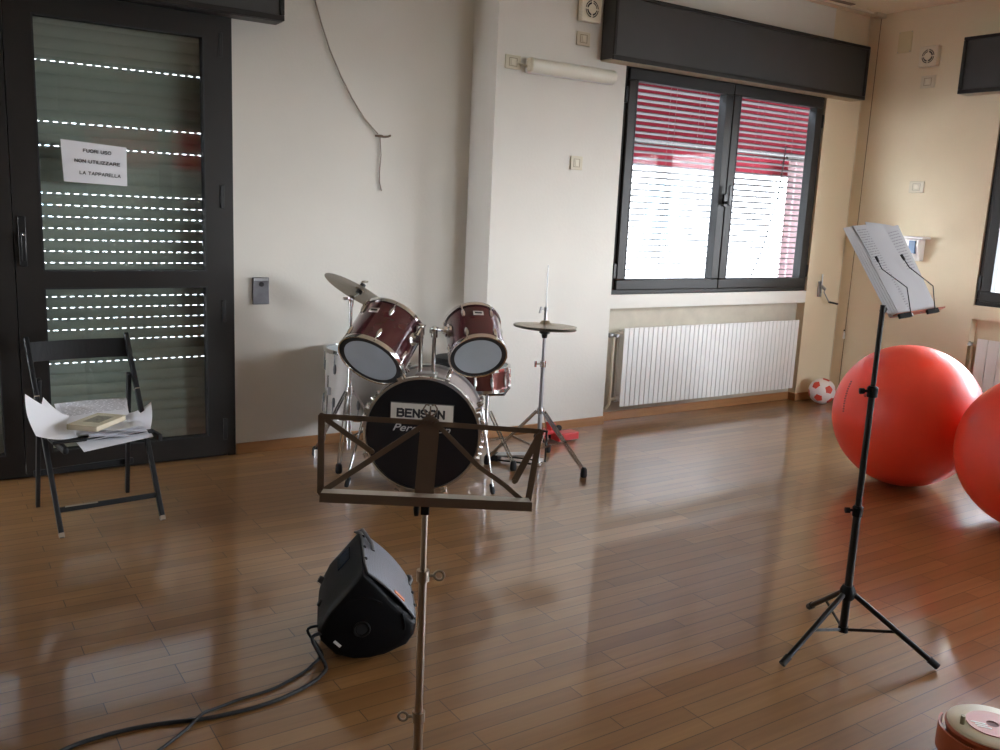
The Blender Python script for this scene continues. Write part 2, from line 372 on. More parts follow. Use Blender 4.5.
# outdoor blind of flat horizontal slats behind window 1
BL = noisy(mat('blind_slat_paint', (.115, .085, .075), .55), 8, .1)
t = thing('venetian_blind', (4.96, YB+.17, .93), 'open horizontal-slat blind hanging behind the two-sash window above the long radiator', 'blind')
m = MB(); n = 32
for i in range(n):
    z = .965+i*.0425; tl = math.radians(8)
    m.obox((5.17, YB+.170, z), V((1, 0, 0)), V((0, math.cos(tl), -math.sin(tl))), V((0, math.sin(tl), math.cos(tl))), 1.16, .029, .0026)
m.build('slats', BL, t, smooth=0)
for x in (4.08, 4.55, 4.84, 5.12, 5.45, 5.80):
    MB().tube([(x, YB+.139, .95), (x, YB+.139, 2.33)], .0012, 5).tube([(x, YB+.202, .95), (x, YB+.202, 2.33)], .0012, 5).build('ladder_cord', mat('cord', (.2, .15, .14), .8), t)
MB().tube([(5.72, YB+.13, 2.0), (5.68, YB+.13, 1.6), (5.56, YB+.13, 1.2), (5.46, YB+.13, 1.0)], .004, 6).build('tilt_cord', RUBBER, t)
for x in (4.005, 6.34):
    MB().box((x-.012, YB+.13, .90), (x+.012, YB+.20, 2.39)).build('guide_rail', DARK, t)

t = thing('red_reflection_cloth', ((RX[0]+RX[1])/2, YR-.10, 1.72), 'red cloth added in the rear wall window for the red door reflection', 'blind')  # unseen cloth added for the red awning reflected in the door glass
MB().box((RX[0]+.06, YR-.104, 1.74), (RX[1]-.06, YR-.101, 2.38)).build('cloth', fabric('rear_reflection_cloth', (.35, .05, .06), (.20, .028, .04), .5), t, smooth=0)
MB().box((RX[0]+.06, YR-.110, 1.71), (RX[1]-.06, YR-.096, 1.74)).build('bottom_bar', DARK, t)
t = thing('rear_dimming_slats', ((RX[0]+RX[1])/2, YR-.14, .9), 'pale slats added over the lower rear wall window to dim its reflection', 'shutter')  # unseen slats added to keep this window dim in the door glass
m = MB()
for i in range(15): m.box((RX[0]+.03, YR-.150+.004*(i % 2), .92+i*.055), (RX[1]-.03, YR-.135, .977+i*.055))
m.build('slats', noisy(mat('rear_slat_grey', (.5, .5, .46), .5), 6, .08), t, smooth=0)
# ------------------------------------------------------------------ shutter boxes
def box_cover(name, f, u0, u1, z0, z1, dep, label, soff, BOXM=BOXM):
    """roller shutter box cover: f(u, depth into room, z)"""
    r = thing(name, f((u0+u1)/2, 0, z0), label, 'shutter box', 'roller shutter boxes above the windows and door')
    m = MB(); m.box(f(u0, 0, z0+.006), f(u1, dep-.012, z1)); m.build('cover', BOXM, r)
    m = MB()
    m.box(f(u0, dep-.014, z0), f(u1, dep+.004, z0+.028)); m.box(f(u0, dep-.014, z1-.022), f(u1, dep+.004, z1))
    m.box(f(u0, dep-.014, z0+.028), f(u0+.022, dep+.004, z1-.022)); m.box(f(u1-.022, dep-.014, z0+.028), f(u1, dep+.004, z1-.022))
    m.build('edge_frame', DARK, r, bevel=.004)
    m = MB(); m.box(f(u0+.005, .0, z0-.002), f(u1-.005, dep-.016, z0+.006)); m.build('underside_board', soff, r)
    return r
box_cover('shutter_box', lambda u, d, z: V((u, YB-d, z)), 3.738, 6.262, 2.372, 2.765, .125, 'long dark shutter box on the wall above the two-sash window', SOFF)
box_cover('shutter_box', lambda u, d, z: V((u, YA-d, z)), -.9, 1.735, 2.345, 2.75, .125, 'dark shutter box above the glazed door, cut by the picture top', BOXM)
box_cover('shutter_box', lambda u, d, z: V((XR-d, u, z)), 1.3, 3.775, 2.365, 2.745, .125, 'dark shutter box high on the cream wall at the right edge', SOFF)
box_cover('shutter_box', lambda u, d, z: V((XR-d, u, z)), -2.3, .1, 2.365, 2.745, .125, 'dark shutter box further along the cream wall', SOFF)
box_cover('shutter_box', lambda u, d, z: V((u, YR+d, z)), RX[0]-.2, RX[1]+.2, 2.365, 2.745, .125, 'maroon shutter box above the window of the rear wall', SOFF, mat('maroon_panel', (.10, .012, .02), .4))

# ------------------------------------------------------------------ glazed door
d1 = struct(thing('door_1', (.44, YA, 0), 'x', 'door')); del d1['label']; del d1['category']
fA = lambda u, d, z: V((u, YA+d, z))
m = MB(); m.box(fA(-.62, -.012, .0), fA(-.575, .07, 2.372)); m.box(fA(1.447, -.012, 0), fA(1.492, .07, 2.372)); m.box(fA(-.575, -.012, 2.327), fA(1.447, .07, 2.372)); m.box(fA(-.575, 0, 0), fA(1.447, .07, .02))
m.build('door_frame', DARK, d1, bevel=.004)
for (a, b, g0, g1) in ((.437, 1.452, .556, 1.342), (-.58, .433, -.47, .352)):
    m = MB()
    for (u0, u1, z0, z1) in ((a, b, .02, .125), (a, b, .955, 1.037), (a, b, 2.232, 2.335), (a, g0, .125, .955), (g1, b, .125, .955), (a, g0, 1.037, 2.232), (g1, b, 1.037, 2.232)):
        m.box(fA(u0, -.028, z0), fA(u1, .04, z1))
    lf = m.build('door_leaf', DARK, d1, smooth=0)
    for (z0, z1) in ((.12, .96), (1.03, 2.237)):
        MB().box(fA(g0-.006, .006, z0), fA(g1+.006, .016, z1)).build('pane', DGLASS, lf, smooth=0)
        g = MB(); rectframe(g, fA, g0-.001, g1+.001, z0+.004, z1-.004, .007, -.031, .03); g.build('glazing_seal', RUBBER, lf)
    if a > 0:
        for zz in (2.20, 1.43, .82, .16):
            MB().box(fA(b-.035, -.036, zz-.06), fA(b-.014, -.028, zz+.06)).build('hinge', BLACKM, lf, bevel=.003)
h = MB(); h.box(fA(.455, -.04, 1.06), fA(.489, -.028, 1.30)); h.tube([fA(.472, -.04, 1.21), fA(.472, -.075, 1.21)], .009); h.box(fA(.462, -.083, 1.09), fA(.482, -.070, 1.225))
hh = h.build('handle', BLACKM, d1, bevel=.004)
MB().sphere(fA(.472, -.086, 1.215), .006, 8).build('key_pin', CHROME, hh)
# roller shutter behind the door: curved slats, some joints open to the daylight in short slots
SL = noisy(mat('shutter_slat_grey', (.50, .50, .45), .5), 6, .08)
t = thing('roller_shutter', (.44, YA+.11, .02), 'lowered roller shutter of pale slats behind the glazed door', 'shutter')
m = MB(); pitch = .0575; z = .03; y0 = YA+.12
openz = [1.083+i*pitch for i in range(7)]+[.905-i*pitch for i in range(5)]+[.905-6*pitch, 1.64, 1.76, 2.05]
zs = []
while z < 2.35: zs.append(z); z += pitch
for z in zs:
    op = any(abs(z-o) < pitch/2 for o in openz)
    lo = .005 if op else .0015
    pts = [V((0, y0+.009-.009*math.sin(PI*k/6)**.6 if 0 < k < 6 else y0+.009, z+lo+(pitch-lo)*k/6)) for k in range(7)]
    pts = pts+[V((0, y0+.014, p.z)) for p in pts[::-1]]
    m.prism([(-.57, p.y, p.z) for p in pts], (2.01, 0, 0))
    x = -.56
    if op:
        while x < 1.44:
            m.box((x, y0+.007, z-.001), (x+.019, y0+.014, z+lo+.001)); x += .041
    else:
        m.box((-.57, y0+.011, z-.001), (1.44, y0+.013, z+lo+.001))
m.build('slats', SL, t, smooth=30)
for x in (-.6, 1.47): MB().box((x-.03, y0-.01, 0), (x+.03, y0+.03, 2.37)).build('guide_rail', DARK, t)

# paper notice on the door glass
n_ = thing('paper_notice', (.808, YA-.001, 1.46), 'white paper notice with three lines of black capitals taped to the door glass', 'notice')
A, B, C_, D = V((.660, YA-.004, 1.672)), V((.960, YA-.004, 1.652)), V((.957, YA-.004, 1.462)), V((.668, YA-.004, 1.472))
MB().grid(lambda u, v: (A*(1-u)+B*u)*(1-v)+(D*(1-u)+C_*u)*v+V((0, -.004*math.sin(PI*u)*v-.004*u*v*v, 0)), 10, 8, .0006).build('sheet', PAPER, n_)
for txt, x, z in (('FUORI USO', .822, 1.622), ('NON UTILIZZARE', .822, 1.571), ('LA TAPPARELLA', .833, 1.514)):
    a_ = -math.radians(3)
    block_text(txt, {'F': .126, 'N': .205, 'L': .186}[txt[0]], .0135, frameM((x, YA-.0095, z), (math.cos(a_), 0, math.sin(a_)), (-math.sin(a_), 0, math.cos(a_))), .0031, 'lettering', INK, n_)

# ------------------------------------------------------------------ radiators
def radiator(name, f, u0, u1, z0, z1, pitch, label, pipe=True):
    """f(u, depth into room from niche back, z)"""
    r = thing(name, f((u0+u1)/2, .03, 0), label, 'radiator', 'radiators in the niches below the windows')
    m = MB(); nn = round((u1-u0)/pitch); p = (u1-u0)/nn
    for i in range(nn):
        a = u0+i*p
        m.box(f(a+.0008, .09, z0), f(a+p-.0026, .098, z1))        # front blade
        m.box(f(a+p*.42, .025, z0+.03), f(a+p*.58, .09, z1-.02))   # web
        m.box(f(a+.006, .02, z0+.02), f(a+p-.006, .03, z1-.03))
    m.build('fins', WHITEP, r, bevel=.0025, segs=1)
    m = MB()
    for zz in (z0+.05, z1-.05): m.tube([f(u0-.01, .055, zz), f(u1, .055, zz)], .017, 12)
    m.build('header_pipe', WHITEP, r)
    m = MB(); s_ = u0-.055
    m.tube([f(u0-.01, .055, z1-.05), f(s_, .055, z1-.05)], .013, 10)
    m.tube([f(s_, .055, z1-.05), f(s_, .055, z0+.05), f(s_, .055, z0+.02)], .009, 10); m.tube([f(u0-.01, .055, z0+.05), f(s_, .055, z0+.05)], .013, 10)
    m.tube([f(s_, .055, z0+.02), f(s_, .02, z0-.02), f(s_, -.01, z0-.02)], .009, 10)
    if pipe: m.build('feed_pipe', CREAMP, r)
    m = MB(); m.lathe(f(s_-.012, .055, z1-.05), f(1, 0, 0)-f(0, 0, 0), [(0, -.03), (.016, -.03), (.018, -.005), (.012, 0), (.012, .02), (0, .02)], 16)
    m.tube([f(s_, .055, z1-.05), f(s_, .095, z1-.05)], .013, 10); m.build('valve', STEEL, r)
    for uu in (u0+.3, u1-.3): MB().box(f(uu-.01, 0, z1-.1), f(uu+.01, .03, z1-.06)).build('wall_bracket', STEEL, r)
    return r
radiator('radiator', lambda u, d, z: V((u, YB+.075-d, z)), 4.078, 5.905, .113, .665, .0445, 'long white radiator in the niche under the two-sash window')
radiator('radiator', lambda u, d, z: V((XR+.075-d, -u, z)), -3.44, -1.58, .115, .67, .08, 'pale radiator behind the red balls at the right edge')

# ------------------------------------------------------------------ wall fittings
def vent(f, u, z, s, label):
    r = thing('ventilator', f(u, 0, z-s/2), label, 'ventilator', 'square wall ventilators')
    MB().box(f(u-s/2, 0, z-s/2), f(u+s/2, .045, z+s/2)).build('housing', CREAMP, r, bevel=.006)
    nrm = f(0, 1, 0)-f(0, 0, 0)
    m = MB(); m.torus(f(u, .046, z), nrm, s*.355, .003, 32, 6); m.torus(f(u, .046, z), nrm, s*.275, .0025, 32, 6)
    m.box(f(u-s*.35, .045, z-.004), f(u+s*.35, .050, z+.004)); m.box(f(u-.004, .045, z-s*.35), f(u+.004, .050, z+s*.35))
    g = m.build('grille_ring', CREAMP, r)
    MB().disc(f(u, .0452, z), nrm, s*.35, .0006).build('dark_opening', RUBBER, r)
    MB().disc(f(u, .046, z), nrm, s*.19, .006).build('hub', CREAMP, r)
def plate(f, u, z, w, h, label, name='wall_socket', cat='socket', grp='cream wall socket plates'):
    r = thing(name, f(u, 0, z-h/2), label, cat, grp)
    MB().box(f(u-w/2, 0, z-h/2), f(u+w/2, .009, z+h/2)).build('plate', PLATEC, r, bevel=.003)
    g = MB(); rectframe(g, lambda a, d, b: f(a, d, b), u-w*.26, u+w*.26, z-h*.3, z+h*.3, .003, .009, .0105); g.build('insert_frame', mat('socket_seam', (.3, .25, .16), .6), r)
    MB().box(f(u-w*.13, .009, z-h*.22), f(u+w*.13, .013, z+h*.22)).build('rocker', CREAMP, r, bevel=.002)
    return r
wB = lambda u, d, z: V((u, YB-d, z))
wR = lambda u, d, z: V((XR-d, u, z))
vent(wB, 3.612, 2.657, .15, 'square ventilator beside the long dark shutter box, at the top edge')
vent(wR, 4.085, 2.662, .145, 'square ventilator high on the cream corner wall')
plate(wB, 3.589, 2.485, .105, .082, 'socket plate just below the ventilator by the long shutter box')
plate(wB, 3.591, 1.737, .095, .085, 'small switch plate alone on the wall left of the two-sash window')
sk = plate(wB, 3.075, 2.287, .11, .08, 'socket plate at the left end of the tube light')
plate(wR, 4.085, 2.487, .115, .09, 'socket plate just below the ventilator on the cream wall')
plate(wR, 4.069, 1.727, .12, .085, 'socket plate on the cream wall above the dispenser')
MB().box(wR(4.255, 0, 2.715), wR(4.37, .008, 2.87)).build('cover', mat('yellowed_plate', (.60, .52, .30), .5), tag_parent := thing('blank_cover_plate', wR(4.31, 0, 2.715), 'yellowed blank cover plate high on the cream wall near the corner', 'cover plate'), bevel=.003)
for (a, b) in ((4.262, 2.722), (4.362, 2.722), (4.262, 2.862), (4.362, 2.862)):
    MB().disc(wR(a, .008, b), (-1, 0, 0), .004, .001, 10).build('screw', STEEL, tag_parent)
# emergency tube light
t = thing('tube_light', (3.5, YB, 2.23), 'white horizontal tube light on the wall left of the long shutter box', 'light fitting')
MB().box((3.165, YB, 2.236), (3.835, YB-.03, 2.324)).build('back_box', WHITEP, t, bevel=.008)
m = MB(); cs = [V((0, -.03-.045*math.sin(PI*k/8), 2.28-.042*math.cos(PI*k/8))) for k in range(9)]
m.prism([(3.175, YB+p.y, p.z) for p in cs], (.65, 0, 0)); m.build('diffuser', OPAL, t, smooth=40, bevel=.004)
MB().box((3.160, YB-.02, 2.24), (3.185, YB-.072, 2.32)).build('end_cap', CREAMP, t, bevel=.01)
MB().tube([(3.10, YB-.012, 2.287), (3.13, YB-.035, 2.275), (3.165, YB-.03, 2.268)], .006, 8).build('supply_cable', CREAMP, t)
# dull metal plate by the door
t = thing('metal_wall_plate', (1.64, YA, .85), 'dull grey metal plate with a round lock on the wall beside the door', 'wall plate')
MB().box((1.594, YA, .85), (1.688, YA-.012, 1.0)).build('plate', noisy(mat('worn_grey_metal', (.16, .155, .165), .4, .8), 25, .4), t, bevel=.003)
MB().lathe((1.643, YA-.012, .962), (0, -1, 0), [(0, 0), (.014, 0), (.013, .006), (0, .006)], 20).build('lock_cylinder', BLACKM, t)
MB().box((1.60, YA-.012, .982), (1.682, YA-.016, .996)).build('top_strip', STEEL, t)
# loose wires on the wall
t = thing('wall_cable', (2.36, YA, 1.5), 'thin loose cable curving down the wall to a knotted hanging end', 'cable')
pts = [onY(x, y, YA-.012) for x, y in ((306, -40), (315, 0), (321, 22), (330, 50), (341, 76), (352, 98), (364, 118), (378, 134))]
MB().tube(pts, .0042, 8).build('upper_run', mat('grey_cable', (.33, .28, .23), .6), t)
k = onY(380, 136, YA-.012)
MB().sphere(k, .016, 10, (1.5, .8, .5)).tube([k+V((-.03, 0, 0)), k+V((.02, -.01, -.004)), k+V((.05, 0, 0)), k+V((.068, 0, .008))], .006, 8).build('knot', mat('brown_tape', (.17, .12, .085), .7), t)
MB().tube([k, onY(381, 155, YA-.01), onY(379.5, 172, YA-.012), onY(379.5, 182, YA-.008), onY(381.5, 191, YA-.01)], .0035, 8).build('hanging_end', mat('grey_cable_end', (.27, .22, .18), .6), t)
# shutter winder on the pier
t = thing('shutter_winder', onY(819, 290, YB), 'folding metal crank winder on the pier right of the two-sash window', 'crank')
p = onY(819, 289, YB)
MB().box((p.x-.022, YB, p.z-.062), (p.x+.022, YB-.014, p.z+.062)).build('plate', STEEL, t, bevel=.004)
MB().tube([(p.x+.004, YB-.018, p.z+.12), (p.x+.004, YB-.02, p.z-.03)], .005, 8).tube([(p.x-.006, YB-.02, p.z+.03), (p.x+.014, YB-.05, p.z)], .012, 10).build('winding_shaft', STEEL, t)
q1, q2, q3 = onY(824, 292, YB-.05), onY(829, 302, YB-.06), onY(837.5, 304, YB-.06)
MB().tube([(p.x+.014, YB-.05, p.z), q1, q2], .0045, 8).build('crank_arm', STEEL, t)
MB().tube([q2, q3], .0075, 10).build('grip', RUBBER, t)
# hanging hook on cream wall
t = thing('light_pull', onX(845, 330, XR), 'tiny pull with a pale tag on the cream wall above the football', 'pull cord')
q = onX(844, 333, XR-.006)
MB().tube([q+V((0, 0, .25)), q+V((0, 0, .02))], .0012, 6).build('string', mat('thin_string', (.5, .42, .28), .8), t)
MB().lathe(q+V((0, 0, -.02)), (0, 0, 1), [(0, -.03), (.009, -.025), (.007, .02), (.004, .03), (0, .035)], 12).build('pendant', WHITEP, t)
MB().sphere(q+V((0, 0, .022)), .007, 8).build('bead', BLACKM, t)
# dispenser behind the tall stand
t = thing('soap_dispenser', wR(4.08, 0, 1.2), 'white wall dispenser with a blue window behind the black sheet stand', 'dispenser')
MB().prism([wR(3.94, 0, 1.18), wR(3.94, 0, 1.345), wR(3.94, .08, 1.345), wR(3.94, .09, 1.30), wR(3.94, .06, 1.18)], (0, .17, 0)).build('body', WHITEP, t, bevel=.01)
MB().box(wR(3.90, 0, 1.345), wR(4.13, .11, 1.362)).build('lid', WHITEP, t, bevel=.006)
MB().box(wR(3.965, .07, 1.235), wR(4.02, .094, 1.33)).build('blue_window', mat('blue_plastic', (.05, .13, .26), .3), t, bevel=.004)

# ================================================================== DRUM KIT
AX = V((math.sin(math.radians(34)), math.cos(math.radians(34)), 0))      # from front head to back
ER = V((math.cos(math.radians(34)), -math.sin(math.radians(34)), 0))
UZ = V((0, 0, 1))
BC = V((2.110, 3.855, .301))
bd = thing('bass_drum', (BC.x, BC.y, 0), 'big bass drum with black front head and two wine red toms mounted on top', 'drum')
Rb = .286
sh = MB().lathe(BC, AX, [(Rb, .03), (Rb, .36), (Rb-.008, .36), (Rb-.008, .03)], 72, close=True).build('shell', SHELLG, bd)
for s0 in (0, .35):
    MB().lathe(BC+AX*s0, AX, [(Rb-.001, 0), (Rb+.011, 0), (Rb+.013, .012), (Rb+.012, .037), (Rb+.003, .037), (Rb+.003, .010), (Rb-.001, .008)], 72, close=True).build('hoop', CHROME if s0 == 0 else STEEL, bd)
fh = MB().lathe(BC+AX*.008, AX, [(0, 0), (Rb-.004, 0), (Rb, .012), (0, .012)], 72).build('front_head', HEADB, bd)
MB().lathe(BC+AX*.375, AX, [(0, 0), (Rb-.002, 0), (Rb, .008), (0, .008)], 72).build('batter_head', HEADW, bd)
for k in range(8):
    a = 2*PI*(k+.5)/8; rd = ER*math.cos(a)+UZ*math.sin(a)
    for s0, sg in ((0, 1), (.387, -1)):
        m = MB()
        m.obox(BC+rd*(Rb+.018)+AX*(s0+sg*.012), rd, AX, rd.cross(AX), .010, .022, .011)
        m.tube([BC+rd*(Rb+.026)+AX*(s0-sg*.004), BC+rd*(Rb+.026)+AX*(s0+sg*.13)], .0032, 8)
        m.lathe(BC+rd*(Rb+.002)+AX*(s0+sg*.125), rd, [(0, 0), (.016, 0), (.013, .022), (.006, .034), (0, .036)], 14)
        m.obox(BC+rd*(Rb+.026)+AX*(s0-sg*.012), rd.cross(AX), rd, AX, .014, .003, .003)
        m.build('tension_claw', CHROME, bd)
for s_, foot, top in ((1, onZ(493, 494, .0), 0), (-1, onZ(346, 487, .0), 0)):
    tp = BC+ER*(s_*(Rb+.012))+AX*.10+UZ*.04
    sg = MB().tube([tp+V((0, 0, .07))*1+(tp-foot).normalized()*.02, foot+V((0, 0, .02))+(tp-foot).normalized()*.01], .0065, 10).build('spur', CHROME, bd)
    MB().lathe(foot, (tp-foot), [(0, 0), (.009, .0), (.013, .012), (.012, .05), (.007, .055), (0, .055)], 14).build('rubber_tip', RUBBER, sg)
    MB().obox(tp, ER, AX, UZ, .016, .028, .035).build('spur_bracket', CHROME, bd, bevel=.006)
# logo plate and script on the head
nF = -AX
p0 = BC+ER*-.002+UZ*.111-AX*.0005
tl = math.radians(1.0); ex = (ER*math.cos(tl)-UZ*math.sin(tl)); ez = (UZ*math.cos(tl)+ER*math.sin(tl))
pl = MB().obox(p0, ex, ez, nF, .160, .053, .0025).build('name_plate', mat('plate_edge', (.05, .045, .04), .4), bd, label='pale rectangular sign in black capitals')
MB().obox(p0+nF*.003, ex, ez, nF, .156, .049, .001).build('plate_face', noisy(mat('pale_plate', (.56, .53, .47), .45), 20, .05), pl)
block_text('BENSON', .232, .036, frameM(p0+nF*.0045-ex*.006, ex, ez, nF), .0105, 'lettering', INK, pl)
text_mesh('Percussion', .052, frameM(p0-ez*.079-ex*.002, ex, ez, nF), 'script_lettering', mat('silver_print', (.45, .44, .44), .4), bd, .0012, .0004, 1.28, shear=.35)
# tom mount
mp = BC+AX*.10+ER*.005+UZ*(Rb)
MB().obox(mp+UZ*.004, ER, AX, UZ, .055, .05, .014).build('tom_mount', STEEL, bd, bevel=.01)
def tom(c_bot, ax, r, h, name_lab, lugph, arm_from, badge_dir, nl=6):
    """c_bot: centre of the lower head; ax: up along the shell"""
    ax = ax.normalized()
    t = MB().lathe(c_bot, ax, [(r, .012), (r, h-.012), (r-.007, h-.012), (r-.007, .012)], 64, close=True).build('tom_drum', WINE, bd, label=name_lab)
    for s0, sg in ((0, 1), (h, -1)):
        MB().lathe(c_bot+ax*s0, ax*sg, [(r-.002, -.004), (r+.006, -.006), (r+.008, .002), (r+.007, .016), (r+.003, .016), (r+.003, .004), (r-.004, .002)], 64, close=True).build('rim', CHROME, t)
    MB().lathe(c_bot-ax*.001, ax, [(0, 0), (r-.002, 0), (r, .012), (0, .012)], 64).build('head_edge_band', RUBBER, t)
    MB().lathe(c_bot-ax*.0022, ax, [(0, 0), (r*.84, 0), (r*.84, .001), (0, .001)], 64).build('lower_head', HEADW, t)
    MB().lathe(c_bot+ax*(h-.008), ax, [(0, 0), (r, 0), (r-.002, .010), (0, .010)], 64).build('upper_head', HEADW, t)
    rr = (badge_dir-ax*badge_dir.dot(ax)).normalized(); ss = ax.cross(rr)
    for k in range(nl):
        a = lugph+2*PI*k/nl; rd = rr*math.cos(a)+ss*math.sin(a); m = MB()
        for s0, sg in ((h*.22, -1), (h*.78, 1)):
            P = c_bot+ax*s0+rd*r; m = MB()
            m.lathe(P-ax*.030*1, ax, [(0, 0), (.007, .004), (.011, .018), (.012, .030), (.009, .048), (.004, .058), (0, .060)], 14)
            m.tube([P+rd*.007+ax*(sg*.02), c_bot+rd*(r+.008)+ax*(0 if sg < 0 else h)], .003, 8)
            m.build('lug', CHROME, t)
    P = c_bot+ax*(h*.70)+rr*(r+.001)
    MB().obox(P, ss, ax, rr, .026, .0135, .0016).build('badge', mat('silver_badge', (.65, .65, .63), .3, .4), t)
    MB().obox(P+rr*.0018, ss, ax, rr, .018, .0055, .0006).build('badge_print', INK, t)
    # arm
    j, dr = arm_from; pr = c_bot+ax*(h*.60)+dr*r
    MB().lathe(pr, dr, [(0, -.002), (.034, -.002), (.034, .010), (.022, .016), (.020, .032), (0, .032)], 20).build('bracket_flange', CHROME, t)
    MB().tube([pr+dr*.02, j], .0095, 12).build('mount_arm', CHROME, t)
    m = MB(); m.sphere(j, .019, 10); m.tube([j-V((0, 0, .04)), j+V((0, 0, .012))], .017, 14); m.tube([j+V((-.028, -.02, 0)), j+V((.028, .015, .004))], .006, 8); m.obox(j+V((-.034, -.02, 0)), V((0, 0, 1)), ER, AX, .014, .004, .008)
    m.build('tilter', CHROME, t)
    return t
fwdh = FWD
def ax_from(ix, iy, k): # in-plane picture direction and depth share
    v = (RIGHT*ix+UP*iy).normalized(); return (v*math.sqrt(1-k*k)+fwdh*k).normalized()
axL = ax_from(.43, .90, .57); axR = ax_from(-.20, .98, .66)
def at_depth(x, y, D): return CAM+ray(x, y)*D
cL = at_depth(370.3, 360.6, 4.46); cR = at_depth(478, 356.8, 4.52)
jL = mp+UZ*.0+ER*-.032; jL = V((jL.x, jL.y, .835)); jR = mp+ER*.034; jR = V((jR.x, jR.y, .825))
def radial(c, ax, h, j):
    d = j-(c+ax*h*.60); return (d-ax*d.dot(ax)).normalized()
vcam = (CAM-cL).normalized()
tom(cL, axL, .169, .265, 'left of the two wine red toms on the bass drum', PI/6, (jL, radial(cL, axL, .265, jL)), (vcam-RIGHT*.62), 6)
tom(cR, axR, .143, .240, 'right of the two wine red toms on the bass drum', PI/6, (jR, radial(cR, axR, .240, jR)), (vcam+RIGHT*.10), 6)
for j in (jL, jR): MB().tube([V((j.x, j.y, mp.z)), j], .0105, 14).build('mount_post', CHROME, bd)

# white floor tom
fc = V((2.135, 4.69, 0))
t = thing('floor_tom', fc, 'pale floor tom on slim legs against the wall behind the bass drum', 'drum')
tiltv = V((.03, .0, 1)).normalized()
MB().lathe(fc, tiltv, [(.195, .235), (.195, .595), (.188, .595), (.188, .235)], 64, close=True).build('shell', SHELLW, t)
for z0 in (.222, .590): MB().lathe(fc+tiltv*z0, tiltv, [(.196, 0), (.206, 0), (.206, .02), (.196, .02)], 64, close=True).build('rim', CHROME, t)
MB().lathe(fc+tiltv*.598, tiltv, [(0, 0), (.195, 0), (.194, .006), (0, .006)], 64).build('upper_head', HEADW, t)
MB().lathe(fc+tiltv*.226, tiltv, [(0, 0), (.195, 0), (.195, .006), (0, .006)], 64).build('lower_head', HEADW, t)
for k in range(8):
    a = 2*PI*k/8+.35; rd = V((math.cos(a), math.sin(a), 0)); 
    for z0, ze_ in ((.32, .225), (.51, .605)):
        m = MB(); m.lathe(fc+tiltv*(z0-.03)+rd*.197, tiltv, [(0, 0), (.008, .006), (.011, .03), (.008, .054), (0, .06)], 12)
        m.tube([fc+tiltv*ze_+rd*.203, fc+tiltv*z0+rd*.203], .003, 6); m.build('lug', mat('dull_lug', (.12, .12, .12), .35, .8), t)
for P in (V((1.875, 4.66, 0)), V((2.22, 4.47, 0)), V((2.30, 4.83, 0))):
    rd = (V((P.x, P.y, 0))-fc).normalized()
    lg = MB().tube([fc+rd*.205+tiltv*.47, fc+rd*.207+tiltv*.30, fc+rd*.212+tiltv*.1, P+V((0, 0, .02))], .0055, 10).build('leg', CHROME, t)
    MB().lathe(P, (0, 0, 1), [(0, 0), (.012, 0), (.013, .02), (.010, .045), (0, .048)], 12).build('foot', WHITEP, lg)
    MB().obox(fc+rd*.203+tiltv*.38, rd, V((-rd.y, rd.x, 0)), tiltv, .012, .016, .022).build('leg_bracket', STEEL, t, bevel=.004)

# cymbal stand with crash cymbal
def tripod_double(t, c, feet, zhub, zlow, m_, spread=.011, w=.010, th=.0035, name='leg'):
    for P in feet:
        P = V(P); d = V((P.x-c.x, P.y-c.y, 0)).normalized(); sd = V((-d.y, d.x, 0))
        hub = V((c.x, c.y, zhub))+d*.022; low = V((c.x, c.y, zlow))+d*.016; ft = P+V((0, 0, .035))
        mm = MB()
        for s_ in (-1, 1): mm.bar(hub+sd*(s_*spread), ft+sd*(s_*spread*.8), w, th, UZ.cross(sd))
        lg = mm.build(name, m_, t)
        MB().lathe(P, (0, 0, 1), [(0, 0), (.016, 0), (.019, .012), (.017, .045), (.010, .055), (0, .055)], 16).build('rubber_foot', RUBBER, lg)
        mid = hub.lerp(ft, .52); mm = MB()
        for s_ in (-1, 1): mm.bar(low+sd*(s_*spread*.6), mid+sd*(s_*spread*.6), w*.8, th, UZ.cross(sd))
        mm.build('brace', m_, lg)
cc = V((1.985, 4.462, 0))
t = thing('cymbal_stand', cc, 'chrome tripod cymbal stand holding one tilted cymbal, left of the bass drum', 'cymbal stand')
ccz = onY(350, 302, cc.y)
MB().tube([(cc.x, cc.y, .09), (cc.x, cc.y, .60)], .0125, 14).build('lower_tube', CHROME, t)
MB().tube([(cc.x, cc.y, .60), (cc.x, cc.y, .905)], .0095, 14).build('upper_tube', CHROME, t)
MB().lathe((cc.x, cc.y, .58), UZ, [(0, 0), (.019, 0), (.019, .045), (0, .045)], 16).tube([(cc.x-.035, cc.y-.01, .60), (cc.x, cc.y, .60)], .005, 8).build('collar', CHROME, t)
MB().lathe((cc.x, cc.y, .395), UZ, [(0, 0), (.022, 0), (.022, .05), (0, .05)], 16).lathe((cc.x, cc.y, .14), UZ, [(0, 0), (.019, 0), (.019, .04), (0, .04)], 16).build('hub', CHROME, t)
tripod_double(t, cc, [(1.885, 4.70, 0), (1.872, 4.335, 0), (2.24, 4.40, 0)], .415, .16, CHROME)
tj = V((cc.x, cc.y, .925))
MB().sphere(tj, .02, 10).tube([tj+V((-.045, 0, 0)), tj+V((.02, 0, 0))], .008, 8).lathe(tj+V((0, 0, -.045)), UZ, [(0, 0), (.013, 0), (.016, .03), (0, .035)], 14).build('tilter', CHROME, t)
axC = ax_from(.46, .89, .20)      # top of the cymbal
cC = at_depth(360.5, 289.5, 4.83)
cy_ = MB().lathe(cC, axC, [(.006, .016), (.026, .011), (.033, 0), (.10, -.009), (.203, -.024), (.203, -.0255), (.10, -.0105), (.033, -.0015), (.026, .0095), (.006, .0145)], 72, close=True).build('crash_cymbal', CYMB, t)
